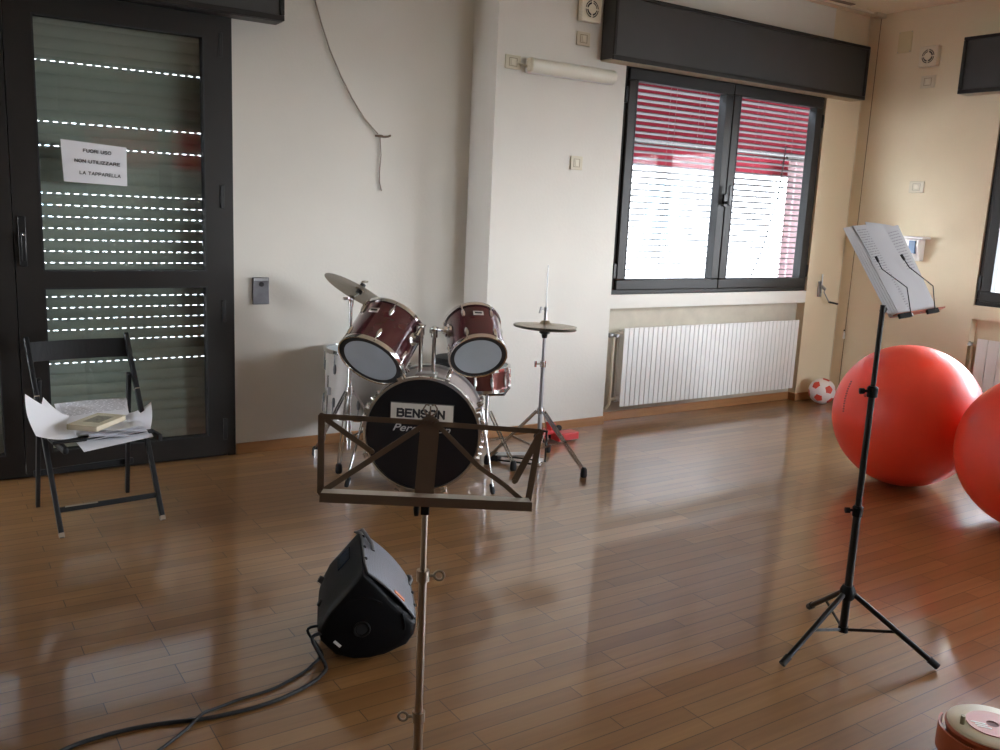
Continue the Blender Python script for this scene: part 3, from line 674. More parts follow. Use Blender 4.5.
MB().tube([tj, cC-axC*.03, cC+axC*.055], .0045, 8).build('tilt_rod', CHROME, t)
MB().lathe(cC, axC, [(0, -.026), (.017, -.026), (.017, -.005), (0, -.005)], 16).lathe(cC, axC, [(0, .016), (.016, .016), (.015, .034), (0, .034)], 16).build('felt', BLACKM, t)
MB().obox(cC+axC*.048, RIGHT, axC, FWD, .018, .006, .003).sphere(cC+axC*.04, .007, 8).build('wing_nut', CHROME, t)

# snare drum on its stand
sc = V((2.715, 4.20, 0)); sax = V((-.06, .02, 1)).normalized()
t = thing('snare_drum', sc, 'small red brown snare with chrome rims on a stand, half hidden behind the right tom', 'drum')
MB().lathe(sc+sax*.43, sax, [(.146, .01), (.146, .12), (.14, .12), (.14, .01)], 56, close=True).build('shell', mat('red_brown_shell', (.17, .055, .045), .25, .6), t)
for z0 in (.43, .545): MB().lathe(sc+sax*z0, sax, [(.145, 0), (.158, 0), (.158, .018), (.145, .018)], 56, close=True).build('rim', CHROME, t)
MB().lathe(sc+sax*.552, sax, [(0, 0), (.146, 0), (.146, .005), (0, .005)], 56).build('upper_head', HEADW, t)
for k in range(10):
    a = 2*PI*k/10+.1; rd = V((math.cos(a), math.sin(a), 0))
    MB().lathe(sc+sax*.465+rd*.148, sax, [(0, 0), (.008, .006), (.010, .03), (.008, .055), (0, .06)], 10).tube([sc+sax*.435+rd*.156, sc+sax*.56+rd*.156], .0028, 6).build('lug', CHROME, t)
MB().obox(sc+sax*.49+V((.155, -.0, 0)), V((1, 0, 0)), V((0, 1, 0)), UZ, .012, .02, .045).build('strainer', CHROME, t, bevel=.004)
MB().tube([sc+V((0, 0, .10)), sc+V((0, 0, .41))], .012, 12).build('stand_tube', CHROME, t)
for k in range(3):
    a = 2*PI*k/3+.75; rd = V((math.cos(a), math.sin(a), 0))
    MB().tube([sc+V((0, 0, .39)), sc+rd*.13+V((0, 0, .415)), sc+rd*.163+V((0, 0, .46))], .0065, 8).build('basket_arm', BLACKM if k == 0 else CHROME, t)
tripod_double(t, sc, [(sc.x+.10, sc.y+.24, 0), (sc.x+.05, sc.y-.22, 0), (sc.x-.24, sc.y+.03, 0)], .30, .12, CHROME)
# drum stool
st = V((2.74, 4.60, 0))
t = thing('drum_stool', st, 'black round drum stool just showing between the two toms', 'stool')
MB().lathe(st, UZ, [(0, .46), (.13, .46), (.15, .48), (.15, .525), (.13, .545), (0, .55)], 40).build('seat', RUBBER, t)
MB().tube([st+V((0, 0, .1)), st+V((0, 0, .46))], .014, 12).build('post', BLACKM, t)
for k in range(3):
    a = 2*PI*k/3+.9; rd = V((math.cos(a), math.sin(a), 0)); MB().bar(st+V((0, 0, .25)), st+rd*.16+V((0, 0, .012)), .02, .006, UZ).build('leg', BLACKM, t)

# hi-hat
hc = V((2.958, 4.015, 0))
t = thing('hi_hat', hc, 'hi-hat stand with two closed cymbals and a tall thin rod, right of the drums', 'hi-hat')
MB().tube([hc+V((0, 0, .02)), hc+V((0, 0, .585))], .0125, 14).build('lower_tube', STEEL, t)
MB().tube([hc+V((0, 0, .585)), hc+V((0, 0, .76))], .0095, 14).build('upper_tube', STEEL, t)
MB().tube([hc+V((0, 0, .76)), hc+V((0, 0, 1.14))], .0032, 8).build('pull_rod', STEEL, t)
MB().lathe(hc+V((0, 0, .57)), UZ, [(0, 0), (.018, 0), (.018, .035), (0, .035)], 16).tube([hc+V((-.04, .01, .588)), hc+V((0, 0, .588))], .005, 8).obox(hc+V((-.045, .01, .588)), UZ, V((1, 0, 0)), V((0, 1, 0)), .017, .004, .006).build('collar', CHROME, t)
MB().lathe(hc+V((0, 0, .30)), UZ, [(0, 0), (.021, 0), (.021, .035), (0, .035)], 16).build('hub', CHROME, t)
tripod_double(t, hc, [onZ(583.5, 477, 0), onZ(487, 464, 0), onZ(547.5, 452, 0)], .315, .10, CHROME, .012, .013)
def cym(z, ax, flip, nm):
    s_ = -1 if flip else 1
    return MB().lathe(hc+V((0, 0, z)), ax*s_, [(.005, .030), (.022, .027), (.033, .012), (.036, .010), (.10, .006), (.178, 0), (.178, -.0015), (.10, .0045), (.036, .0085), (.022, .0255), (.005, .0285)], 72, close=True).build(nm, CYMB, t)
cym(.805, V((.03, .02, 1)).normalized(), False, 'top_cymbal'); cym(.793, V((.035, -.02, 1)).normalized(), True, 'bottom_cymbal')
MB().lathe(hc+V((0, 0, .735)), UZ, [(0, 0), (.014, 0), (.018, .02), (.030, .028), (.030, .038), (0, .038)], 20).build('cymbal_seat', BLACKM, t)
MB().lathe(hc+V((0, 0, .835)), UZ, [(0, 0), (.010, 0), (.008, .05), (.012, .055), (.012, .072), (0, .072)], 14).tube([hc+V((-.035, 0, .895)), hc+V((0, 0, .900))], .004, 8).obox(hc+V((-.036, 0, .893)), V((.3, 0, 1)).normalized(), V((1, 0, 0)), V((0, 1, 0)), .018, .004, .006).build('clutch', STEEL, t)
pd = (onZ(500, 460, 0)-hc); pd.z = 0; pd = pd.normalized(); ps = V((-pd.y, pd.x, 0))
p_ = MB().obox(hc+pd*.13+V((0, 0, .045)), (pd*.98-UZ*.12).normalized(), ps, UZ, .125, .04, .005).build('pedal_plate', STEEL, t, bevel=.003)
MB().obox(hc+pd*.25+V((0, 0, .018)), pd, ps, UZ, .022, .042, .018).build('heel_block', RUBBER, p_, bevel=.004)
MB().tube([hc+ps*.045+V((0, 0, .012)), hc+pd*.26+ps*.045+V((0, 0, .012))], .005, 8).tube([hc-ps*.045+V((0, 0, .012)), hc+pd*.26-ps*.045+V((0, 0, .012))], .005, 8).build('radius_rod', BLACKM, t)
MB().obox(hc+V((0, 0, .013)), pd, ps, UZ, .03, .055, .013).build('base_casting', CHROME, t, bevel=.006)
MB().tube([hc+V((.03, -.03, .02)), hc+V((.03, -.03, .20))], .006, 8).tube([hc+V((.0, 0, .20)), hc+V((.035, -.035, .20))], .006, 8).build('spring_rod', BLACKM, t)

# red toy on the floor
rp = onZ(562, 441, 0)
REDP = mat('red_plastic', (.55, .03, .03), .35)
t = thing('plastic_toy', rp, 'small red plastic toy with dark wheels on the floor by the hi-hat', 'toy')
MB().obox(rp+V((.02, 0, .035)), V((.95, .05, 0)).normalized(), V((-.05, .95, 0)).normalized(), UZ, .085, .04, .024).build('body', REDP, t, bevel=.006)
MB().obox(rp+V((-.10, .05, .06)), V((1, 0, 0)), V((0, 1, 0)), UZ, .055, .04, .012).build('deck', REDP, t, bevel=.005)
MB().obox(rp+V((-.06, .05, .09)), V((1, 0, 0)), V((0, 1, 0)), UZ, .02, .03, .026).build('cab', REDP, t, bevel=.005)
for dx, dy in ((-.13, .01), (-.03, .02), (-.13, .09), (-.03, .09)):
    MB().lathe(rp+V((dx, dy, .024)), (0, 1, 0), [(0, -.008), (.024, -.008), (.024, .008), (0, .008)], 20).build('wheel', RUBBER, t)
MB().lathe(rp+V((.0, .05, .075)), (0, -1, 0), [(0, 0), (.02, 0), (.02, .015), (0, .015)], 16).build('dial', RUBBER, t)

# ================================================================== CHAIR
FLf, FRf, BLf, BRf = V((.472, 3.966, 0)), V((.888, 4.005, 0)), V((.433, 4.43, 0)), V((.828, 4.475, 0))
TL, TR = V((.418, 4.375, .775)), V((.832, 4.385, .778))
t = thing('folding_chair', (FLf+FRf+BLf+BRf)/4, 'black wooden folding chair in front of the glazed door, papers on its seat', 'chair')
wd = (TR-TL).normalized()
for a, b in ((FLf, TL), (FRf, TR)):
    d = (b-a).normalized(); kn = a.lerp(b, .72)
    nb = kn+V((0, -.0, 0))
    lg = MB().bar(a, kn+d*.01, .036, .020, V((0, 1, 0))).bar(kn, b+V((0, .02, .012)), .036, .020, V((0, 1, 0))).build('long_leg', CHAIRM, t, bevel=.004)
    MB().bar(a+d*.001, a+d*.02, .0365, .0205, V((0, 1, 0))).build('worn_tip', BARE, lg)
    MB().bar(a.lerp(b, .705), a.lerp(b, .71), .037, .0215, V((0, 1, 0))).build('brass_strip', BARE, lg)
for a, s_ in ((BLf, 1), (BRf, -1)):
    b = (FLf if s_ > 0 else FRf).lerp(TL if s_ > 0 else TR, .80)+wd*(.021*s_)
    b.z = .62
    MB().bar(a+wd*(.0*s_), b, .034, .018, V((0, 1, 0))).build('short_leg', CHAIRM, t, bevel=.004)
# backrest slat, slightly bowed
bc0, bc1 = TL+V((0, .015, -.008)), TR+V((0, .015, -.008))
m = MB(); m.grid(lambda u, v: bc0.lerp(bc1, u)+V((0, .022*math.sin(PI*u)-.018*v, -.085*v)), 12, 3, .014); m.build('backrest', CHAIRM, t, smooth=50)
MB().bar(FLf.lerp(TL, .135), FRf.lerp(TR, .135), .023, .014, V((0, 0, 1))).build('front_rung', CHAIRM, t, bevel=.003)
MB().bar(FLf.lerp(TL, .137)+wd*.10+V((0, -.0072, .012)), FLf.lerp(TL, .137)+wd*.16+V((0, -.0072, .012)), .006, .001, UZ).bar(FLf.lerp(TL, .137)+wd*.03+V((0, -.0072, .012)), FLf.lerp(TL, .137)+wd*.13+V((0, -.0072, .012)), .006, .001, UZ).build('worn_edge', BARE, t)
MB().bar(BLf+V((-.01, -.012, .16)), BRf+V((.03, -.012, .16)), .028, .014, V((0, 0, 1))).build('rear_rung', CHAIRM, t, bevel=.003)
# seat
sf0, sf1 = V((.455, 4.02, .402)), V((.865, 4.06, .402)); sb0, sb1 = V((.44, 4.33, .392)), V((.845, 4.36, .392))
for k in range(6):
    u = k/5; a = sf0.lerp(sb0, u); b = sf1.lerp(sb1, u)
    MB().bar(a, b, .046, .014, (sb0-sf0)).build('seat_slat', CHAIRM, t, bevel=.004)
for a, b in ((V((.500, 3.95, .378)), V((.462, 4.35, .374))), (V((.885, 4.00, .382)), V((.845, 4.38, .374)))):
    MB().bar(a, b, .030, .022, UZ).build('seat_rail', CHAIRM, t, bevel=.006)

# papers on the chair
def sheet(name, P00, P10, P11, P01, bulge, label, m_=PAPER, grp='loose papers on the chair seat', cat='paper', nu=12, nv=12, lines=None):
    P00, P10, P11, P01 = map(V, (P00, P10, P11, P01))
    f = lambda u, v: (P00*(1-u)+P10*u)*(1-v)+(P01*(1-u)+P11*u)*v+V(bulge(u, v))
    o = MB().grid(f, nu, nv, .0009).build(name, m_)
    tag(o, label, cat, grp)
    if lines:
        (u0, u1, v0, v1, nl, sgn) = lines; mm = MB()
        for k in range(nl):
            v = v0+(v1-v0)*k/max(1, nl-1); a = u0; random.seed(k+len(label))
            while a < u1:
                b = min(u1, a+random.uniform(.04, .16))
                n0 = (f(a+.01, v)-f(a, v)).cross(f(a, v+.01)-f(a, v)).normalized()*(.0011*sgn)
                dv = (v1-v0)/nl*.32
                mm.add([f(a, v)+n0, f(b, v)+n0, f(b, v+dv)+n0, f(a, v+dv)+n0], [(0, 1, 2, 3)]); a = b+.025
        mm.build('printed_lines', mat('faint_print', (.30, .30, .33), .7), o)
    return o
zs_ = .412
Q = onY
sheet('paper_sheet', (.47, 4.03, zs_), (.86, 4.06, zs_), (.86, 4.33, zs_), (.46, 4.33, zs_), lambda u, v: (0, 0, .003*math.sin(6*u)), 'flat white sheet lying lowest on the chair seat')
sheet('paper_sheet', Q(25, 394, 4.10), Q(70, 416, 4.22), Q(78, 437, 4.03), Q(36, 436, 3.99), lambda u, v: (-.012*math.sin(PI*v), -.012*math.sin(PI*u), -.010*math.sin(PI*u)), 'white sheet curling steeply up at the left end of the chair seat')
sheet('paper_sheet', Q(43, 397, 4.27), Q(64, 414, 4.27), Q(86, 432, 4.10), Q(44, 426, 4.09), lambda u, v: (-.010*math.sin(PI*v), -.006, -.008*math.sin(PI*u)), 'smaller curled sheet just inside the steeply curled one on the chair')
sheet('printed_page', Q(62, 425, 4.13), Q(129, 414, 4.20), Q(127, 398, 4.35), Q(54, 404, 4.35), lambda u, v: (0, .008*math.sin(PI*v), .004*math.sin(PI*u)), 'page of small print leaning up against the chair back', lines=(.06, .96, .30, .94, 11, 1))
sheet('paper_sheet', Q(88, 433.5, 4.05), Q(150.5, 428.5, 4.03), Q(151, 402, 4.24), Q(122, 414, 4.26), lambda u, v: (.006*math.sin(PI*v), 0, -.014*math.sin(PI*u)*v-.006*math.sin(PI*v)), 'sheet curling up at the right end of the chair seat')
sheet('paper_sheet', Q(84, 452, 3.95), Q(153.5, 436.5, 4.02), Q(145, 426, 4.12), Q(70, 436, 4.08), lambda u, v: (0, 0, .004*math.sin(PI*v)), 'white sheet whose corner hangs over the front of the chair seat')
for k in range(5):
    a = random.uniform(-.02, .02)
    sheet('folded_paper', Q(88+2*a*100*.4, 441-2.0*k, 4.0), Q(149-k, 434.5-1.8*k, 4.01), Q(140, 426-k, 4.14), Q(92, 430-k, 4.12), lambda u, v, k=k: (0, 0, .007*math.sin(PI*u*1.3+k)**2), 'bent white sheet in the small pile under the book on the chair', grp='bent sheets under the book')
zb = .452
fl, fr, br = onZ(67, 429.5, zb), onZ(97, 432, zb), onZ(128, 420, zb)
bx = (fr-fl).normalized(); by = (br-fr); by = (by-bx*by.dot(bx)).normalized(); bz = bx.cross(by)
if bz.z < 0: by = -by; bz = bx.cross(by)
bw, bl = (fr-fl).length/2, abs((br-fr).dot(by))/2
cB = fr-bx*bw+by*bl+bz*.011
bk = thing('paperback_book', V((cB.x, cB.y, zb)), 'beige paperback lying on top of the papers on the chair', 'book')
MB().obox(cB, bx, by, bz, bw-.002, bl-.002, .009).build('page_block', mat('cream_pages', (.62, .55, .42), .7), bk)
MB().obox(cB+bz*.0100, bx, by, bz, bw, bl, .0010).obox(cB-bz*.0100, bx, by, bz, bw, bl, .0010).obox(cB-bx*(bw), bx, by, bz, .0008, bl, .0105).build('cover', noisy(mat('beige_cover', (.50, .44, .30), .5), 18, .35), bk)
MB().obox(cB+bz*.0112+by*.01, bx, by, bz, bw*.55, bl*.5, .0003).build('cover_picture', noisy(mat('cover_print', (.20, .18, .13), .6), 60, .8), bk)

# ================================================================== SPEAKER
a_ = V((math.sin(math.radians(22.5)), math.cos(math.radians(22.5)), 0)); e_ = V((a_.y, -a_.x, 0)); O = V((1.134, 2.44, 0))
sec = [(.005, .300), (.180, .118), (.172, .078), (.150, .045), (.080, .012), (.030, .002), (-.020, .002), (-.079, .020), (-.125, .070), (-.136, .105), (-.105, .170)]
t = thing('stage_speaker', O+a_*.2, 'black moulded stage speaker lying on its side on the floor', 'speaker')
def secpt(i, s_, sc_=1.0, cx=.02, cz=.13):
    u, w_ = sec[i]; return O+a_*s_+e_*(cx+(u-cx)*sc_)+UZ*(max(.0, cz+(w_-cz)*sc_))
m = MB(); vs = []; fs = []; N = len(sec)
stations = [(-.012, .80), (-.006, .93), (.006, .985), (.03, 1.0), (.16, 1.0), (.30, .98), (.38, .93), (.415, .86), (.425, .75)]
for s_, k in stations:
    cz = .13 if s_ < .05 else .13
    for i in range(N):
        p = secpt(i, s_, k); 
        if s_ >= .16 and i in (4, 5, 6): p.z = min(p.z, .004)
        vs.append(p)
for k in range(len(stations)-1):
    for i in range(N): j = (i+1) % N; fs.append((k*N+i, k*N+j, (k+1)*N+j, (k+1)*N+i))
fs.append(tuple(range(N))[::-1]); fs.append(tuple((len(stations)-1)*N+i for i in range(N)))
m.add(vs, fs); m.build('cabinet', BLACKP, t, smooth=50, bevel=.006)
# grille: bulged perforated face between the two front corners
F0, F1 = sec[0], sec[1]; fe = (e_*(F1[0]-F0[0])+UZ*(F1[1]-F0[1])); fl = fe.length; fe = fe.normalized(); fn = fe.cross(a_); fn = fn if fn.dot(UZ) > 0 else -fn
G0 = O+e_*F0[0]+UZ*F0[1]
GR = mat('grey_perforated_metal', (.085, .088, .095), .42, .5)
nn, ll, bb = nodes(GR); tc = nn.new('ShaderNodeTexCoord'); vo = nn.new('ShaderNodeTexVoronoi'); vo.inputs['Scale'].default_value = 260; vo.inputs['Randomness'].default_value = 0
rp_ = nn.new('ShaderNodeValToRGB'); rp_.color_ramp.elements[0].position = .25; rp_.color_ramp.elements[1].position = .35; rp_.color_ramp.elements[0].color = (.03, .03, .033, 1); rp_.color_ramp.elements[1].color = (.20, .205, .235, 1)
ll.new(tc.outputs['Object'], vo.inputs['Vector']); ll.new(vo.outputs['Distance'], rp_.inputs[0]); ll.new(rp_.outputs[0], bb.inputs['Base Color'])
def gp(u, v, off=0):   # u across 0..1, v along 0..1
    s_ = .006+.396*v; k = min(1, .9+.1*math.sin(PI*min(v*1.6, .5))); uu = .5+(u-.5)*k
    return G0+fe*(fl*uu)+a_*s_+fn*(.004+.022*math.sin(PI*u)**.8*(.55+.45*math.sin(PI*v))-.028*(max(0, v-.8)/.2)**2+off)
MB().grid(lambda u, v: gp(.035+.93*u, .02+.94*v), 20, 20, .003).build('grille', GR, t, smooth=60)
bd_ = [gp(.02, v) for v in [i/14 for i in range(15)]]; bd2 = [gp(.98, v) for v in [i/14 for i in range(15)]]
bd3 = [gp(u, .985) for u in [.02+.96*i/14 for i in range(15)]]; bd4 = [gp(u, .0) for u in [.02+.96*i/14 for i in range(15)]]
MB().tube(bd_, .0045, 8).tube(bd2, .0045, 8).tube(bd3, .0045, 8).tube(bd4, .0038, 8).build('grille_edge', mat('grey_plastic_edge', (.10, .10, .105), .4), t)
for v in (.25, .5, .75):
    for u in (.03, .97): MB().sphere(gp(u, v, .003), .006, 8).build('grille_screw', RUBBER, t)
for q in ([gp(.03, .97, 0), gp(.01, .86, .012), gp(.05, .72, .014), gp(.12, .60, .012), gp(.17, .53, 0)], [gp(.97, .95, 0), gp(.985, .85, .010), gp(.96, .72, .012), gp(.93, .62, 0)]):
    MB().tube(q, .0065, 10).build('side_handle', mat('worn_handle', (.12, .12, .125), .45), t)
MB().obox(gp(.60, .03, .004), fe, a_, fn, .022, .009, .002).build('orange_badge', mat('orange_badge', (.75, .22, .10), .4), t, label='small orange badge')
# socket and ribs in the end face
E0 = O-a_*.0125+e_*.004+UZ*.112
MB().torus(E0, a_, .024, .004, 32, 8).build('pole_socket', BLACKM, t)
MB().disc(E0-a_*.002, a_, .018, .003, 28).build('socket_hole', RUBBER, t)
for a0, a1, R in ((PI*.30, PI*.62, .105), (-PI*.02, PI*.12, .135)):
    MB().tube([E0+e_*(R*math.cos(a0+(a1-a0)*k/12))+UZ*(R*math.sin(a0+(a1-a0)*k/12)) for k in range(13)], .0035, 8).build('moulded_rib', BLACKP, t)
MB().obox(O-a_*.0135+e_*-.072+UZ*.066, (e_*.72-UZ*.69).normalized(), a_, (e_*.69+UZ*.72).normalized(), .014, .001, .0045).build('white_label', WHITEP, t)
# rear feet and amplifier panel on the back side
bn = (e_*-.86+UZ*.5).normalized()
for s_, h_ in ((.16, .125), (.34, .130)):
    P = O+a_*s_+e_*(-.124)+UZ*h_
    MB().lathe(P-bn*.012, bn, [(0, 0), (.014, 0), (.012, .022), (0, .024)], 14).build('corner_foot', RUBBER, t)
MB().obox(O+a_*.27+e_*-.048+UZ*.234, a_, (e_*.646+UZ*.763).normalized(), (e_*-.763+UZ*.646).normalized(), .05, .030, .004).build('recessed_panel', mat('dark_blue_panel', (.008, .014, .035), .25), t)

# speaker cables on the floor
def cable(px, label, r, z0, start):
    pts = [V(s_) for s_ in start]+[onZ(60+x/3.5714, 630+y/3.5714, z0) for x, y in px]
    # smooth with Catmull-Rom
    out = []
    for i in range(len(pts)-1):
        p0_, p1_, p2_, p3_ = pts[max(i-1, 0)], pts[i], pts[i+1], pts[min(i+2, len(pts)-1)]
        for k in range(6):
            u = k/6; out.append(.5*((2*p1_)+(p2_-p0_)*u+(2*p0_-5*p1_+4*p2_-p3_)*u*u+(3*p1_-p0_-3*p2_+p3_)*u**3))
    out.append(pts[-1])
    for p in out:
        p.z = max(p.z, r)
        if r < .005: p.z += .013*math.exp(-((p-onZ(202, 719, 0)).length/.05)**2)
    o = MB().tube(out, r, 10).build('speaker_cable', RUBBER); tag(o, label, 'cable', 'black cables from the speaker'); return o
sck = [O+a_*.03+e_*-.118+UZ*.11, O+a_*.02+e_*-.165+UZ*.10]
cable([(938, 88), (905, 120), (870, 150), (760, 210), (620, 255), (540, 295), (480, 335), (360, 425), (250, 500)], 'thin black cable running off the bottom edge nearer the sheet stand pole', .0045, .0045, sck)
sck2 = [O+a_*.0+e_*-.112+UZ*.10, O+a_*-.01+e_*-.150+UZ*.085]
cable([(950, 135), (905, 185), (800, 240), (700, 275), (600, 300), (500, 319), (380, 332), (260, 352), (130, 385), (20, 425), (-120, 500)], 'thick black cable snaking across the floor to the far left corner', .006, .006, sck2)

# ================================================================== FOREGROUND WIRE STAND
fp = V((.787, 1.417, 0))
t = thing('music_stand', fp, 'brown folding music stand with an empty open desk, nearest the camera', 'music stand', )
CHB = mat('nickel_tube', (.40, .34, .28), .28, 1)
MB().tube([fp+V((0, 0, .20)), fp+V((0, 0, .455))], .0095, 14).build('lower_tube', CHB, t)
MB().tube([fp+V((0, 0, .455)), fp+V((0, 0, .75))], .0078, 14).build('middle_tube', CHB, t)
MB().tube([fp+V((0, 0, .75)), fp+V((0, 0, .90))], .0060, 14).build('upper_tube', CHB, t)
def eye(P, d, nm):
    d = V(d).normalized(); m = MB(); m.lathe(P-V((0, 0, .011)), UZ, [(0, 0), (.0125, 0), (.0125, .022), (0, .022)], 16); m.tube([P, P+d*.022], .0035, 8)
    m.torus(P+d*.031, d.cross(UZ), .009, .0028, 20, 8); m.build(nm, CHB, t)
eye(fp+V((0, 0, .75)), RIGHT*.95+UP*.0, 'clamp_screw'); eye(fp+V((0, 0, .455)), -RIGHT*.95, 'clamp_screw')
th = math.radians(28.5); wv = V((math.cos(th), -math.sin(th), 0)); bk_ = V((math.sin(th), math.cos(th), 0))
D0 = V((.787, 1.417, .895)); tlt = math.radians(8); du = (UZ*math.cos(tlt)+bk_*math.sin(tlt)); dn = wv.cross(du)
if dn.dot(CAM-D0) < 0: dn = -dn
dp = lambda x, y, off=0: onP(x, y, D0, dn)+dn*off
def strip(pts, w_, nm, off=0, th_=.0016):
    m = MB(); P = [dp(x, y, off) for x, y in pts]
    for i in range(len(P)-1): m.bar(P[i], P[i+1], w_, th_, dn.cross((P[i+1]-P[i]).normalized()))
    for p in (P[0], P[-1]): m.lathe(p-dn*.001, dn, [(0, 0), (.0045, 0), (.0045, .0035), (0, .0035)], 10)
    m.build(nm, BRONZE, t)
strip([(321, 416), (426, 422.5)], .0100, 'top_bar', .002); strip([(433, 423.5), (541, 431.5)], .0095, 'top_bar', .002)
strip([(321.5, 415), (320.5, 493)], .0125, 'side_bar'); strip([(540, 432), (528, 501)], .0115, 'side_bar')
strip([(324, 418), (372, 452)], .010, 'support_arm', -.003); strip([(324, 490), (424, 425)], .0105, 'support_arm', .004)
strip([(437, 424), (478, 466), (505, 485), (525, 503)], .009, 'support_arm', .004); strip([(539, 435), (514, 481)], .0125, 'support_arm', .005)
cpb, cpt = dp(423, 505, .002), dp(430, 425, .002)
m = MB(); m.bar(cpb, cpt, .036, .002, wv)
m.prism([cpt-wv*.020, cpt+wv*.020, cpt+wv*.016+du*.010, cpt+wv*.004+du*.018, cpt-wv*.004+du*.018, cpt-wv*.016+du*.010], dn*-.002)
m.build('centre_plate', BRONZE, t)
m = MB()
for sg in (-1, 1): m.tube([cpt+du*.016+dn*.005, cpt+du*.022+wv*(sg*.009)+dn*.005, cpt+du*.031+wv*(sg*.013)+dn*.005, cpt+du*.039+wv*(sg*.008)+dn*.005, cpt+du*.037+wv*(sg*.002)+dn*.005], .0017, 6)
m.tube([cpt+du*.016+dn*.005, cpt+du*.036+dn*.005], .0017, 6)
m.build('wire_finial', BRONZE, t)
# ledge: bottom lip towards the player and a shelf behind it
LD = .045
Lb, Rb_ = onP(319.5, 497.5, D0+dn*LD, dn), onP(532, 507, D0+dn*LD, dn); lx = (Rb_-Lb).normalized(); ly = dn.cross(lx)
if ly.z < 0: ly = -ly
m = MB(); m.obox((Lb+Rb_)/2, lx, ly, dn, (Rb_-Lb).length/2, .0085, .0008); m.build('ledge_lip', BRONZE, t)
m = MB(); m.obox((Lb+Rb_)/2+ly*.008-dn*LD/2, lx, dn, ly, (Rb_-Lb).length/2-.002, LD/2, .0008); m.build('ledge_shelf', noisy(mat('lit_shelf_metal', (.42, .38, .32), .4, .4), 20, .1), t)  # shelf paler than the lip: its lit top is put into the colour
MB().obox(D0-UZ*.006, wv, bk_, UZ, .008, .008, .016).lathe(D0+V((0, 0, -.012))-wv*.012, wv, [(0, -.010), (.014, -.008), (.014, .0), (0, .002)], 20).build('tilt_knob', BLACKP, t, bevel=.002)
for k in range(3):
    a = math.radians(k*120+61); rd = V((math.cos(a), math.sin(a), 0))
    lg = MB().bar(fp+V((0, 0, .33)), fp+rd*.27+V((0, 0, .008)), .012, .003, UZ).build('leg', BRONZE, t)
    MB().bar(fp+V((0, 0, .20)), fp+rd*.135+V((0, 0, .17)), .010, .003, UZ).build('brace', BRONZE, lg)

# ================================================================== BLACK STAND WITH SHEETS
sp_ = V((2.632, 1.741, 0))
t = thing('sheet_music_stand', sp_, 'tall black tripod music stand at the right loaded with sheets', 'music stand')
MB().tube([sp_+V((0, 0, .06)), sp_+V((0, 0, .50))], .0135, 16).build('lower_tube', BLACKM, t)
MB().tube([sp_+V((0, 0, .50)), sp_+V((0, 0, .91))], .0108, 16).build('middle_tube', BLACKM, t)
MB().tube([sp_+V((0, 0, .91)), sp_+V((0, 0, 1.19))], .0085, 16).build('upper_tube', BLACKM, t)
for z0 in (.495, .906):
    MB().lathe(sp_+V((0, 0, z0-.02)), UZ, [(0, 0), (.017, 0), (.018, .03), (.013, .036), (0, .036)], 18).tube([sp_+V((0, 0, z0)), sp_-RIGHT*.03+V((0, 0, z0))], .005, 8).lathe(sp_-RIGHT*.036+V((0, 0, z0)), RIGHT, [(0, -.008), (.010, -.006), (.010, .008), (0, .010)], 12).build('clamp_collar', BLACKP, t)
MB().lathe(sp_+V((0, 0, .175)), UZ, [(0, 0), (.020, 0), (.026, .01), (.026, .035), (.018, .05), (0, .05)], 20).build('leg_hub', BLACKP, t)
MB().lathe(sp_+V((0, 0, .055)), UZ, [(0, 0), (.017, 0), (.017, .02), (0, .02)], 18).build('lower_collar', BLACKP, t)
for P in (onZ(782, 664, .012), onZ(938, 667, .012), onZ(809, 606.5, .012)):
    P = V((P.x, P.y, .012)); d = V((P.x-sp_.x, P.y-sp_.y, 0)).normalized(); h0 = sp_+d*.024+V((0, 0, .195))
    lg = MB().tube([h0, P], .0095, 12).build('leg', BLACKM, t)
    MB().tube([P+(h0-P).normalized()*.035, P-(h0-P).normalized()*.0], [.0125, .012], 12).build('rubber_foot', RUBBER, lg)
    MB().bar(sp_+d*.015+V((0, 0, .065)), h0.lerp(P, .52), .010, .004, UZ).build('brace', BLACKM, lg)
# desk
va = YAW+math.atan((913-500)/FOC); vf = V((math.sin(va), math.cos(va), 0)); vr = V((vf.y, -vf.x, 0))
dd = (vr*.80-vf*.60); wdr = (vr*.60+vf*.80); ttl = math.radians(31); uu_ = (UZ*math.cos(ttl)-dd*math.sin(ttl)); nn_ = (dd*math.cos(ttl)+UZ*math.sin(ttl))
DB = onP(907, 313, sp_+V((0, 0, 1.17)), dd)
dq = lambda x, y, off=0: onP(x, y, DB+nn_*off, nn_)
def q4(m, P, th_): 
    n_v = nn_*th_
    return m.prism(P, -n_v)
m = MB(); q4(m, [dq(848, 231, 0), dq(892, 227, 0), dq(936, 309, 0), dq(891, 317, 0)], .003); m.build('desk', BLACKM, t)
m = MB(); pL, pR = dq(890, 317.5, 0), dq(938, 310.5, 0); m.obox((pL+pR)/2+nn_*.014, (pR-pL).normalized(), nn_, uu_, (pR-pL).length/2, .016, .002); m.build('ledge', mat('reddish_ledge', (.55, .20, .14), .45), t)
for x0, x1, ya, yb in ((899, 911, 316.5, 314.5), (927, 938, 312, 310)):
    a, b = dq(x0, ya, .03), dq(x1, yb, .03); MB().obox((a+b)/2, (b-a).normalized(), nn_, uu_, (b-a).length/2, .004, .008).build('ledge_catch', BLACKP, t)
MB().tube([sp_+V((0, 0, 1.17)), (dq(900, 300, -.02))], .010, 10).build('desk_bracket', BLACKM, t)
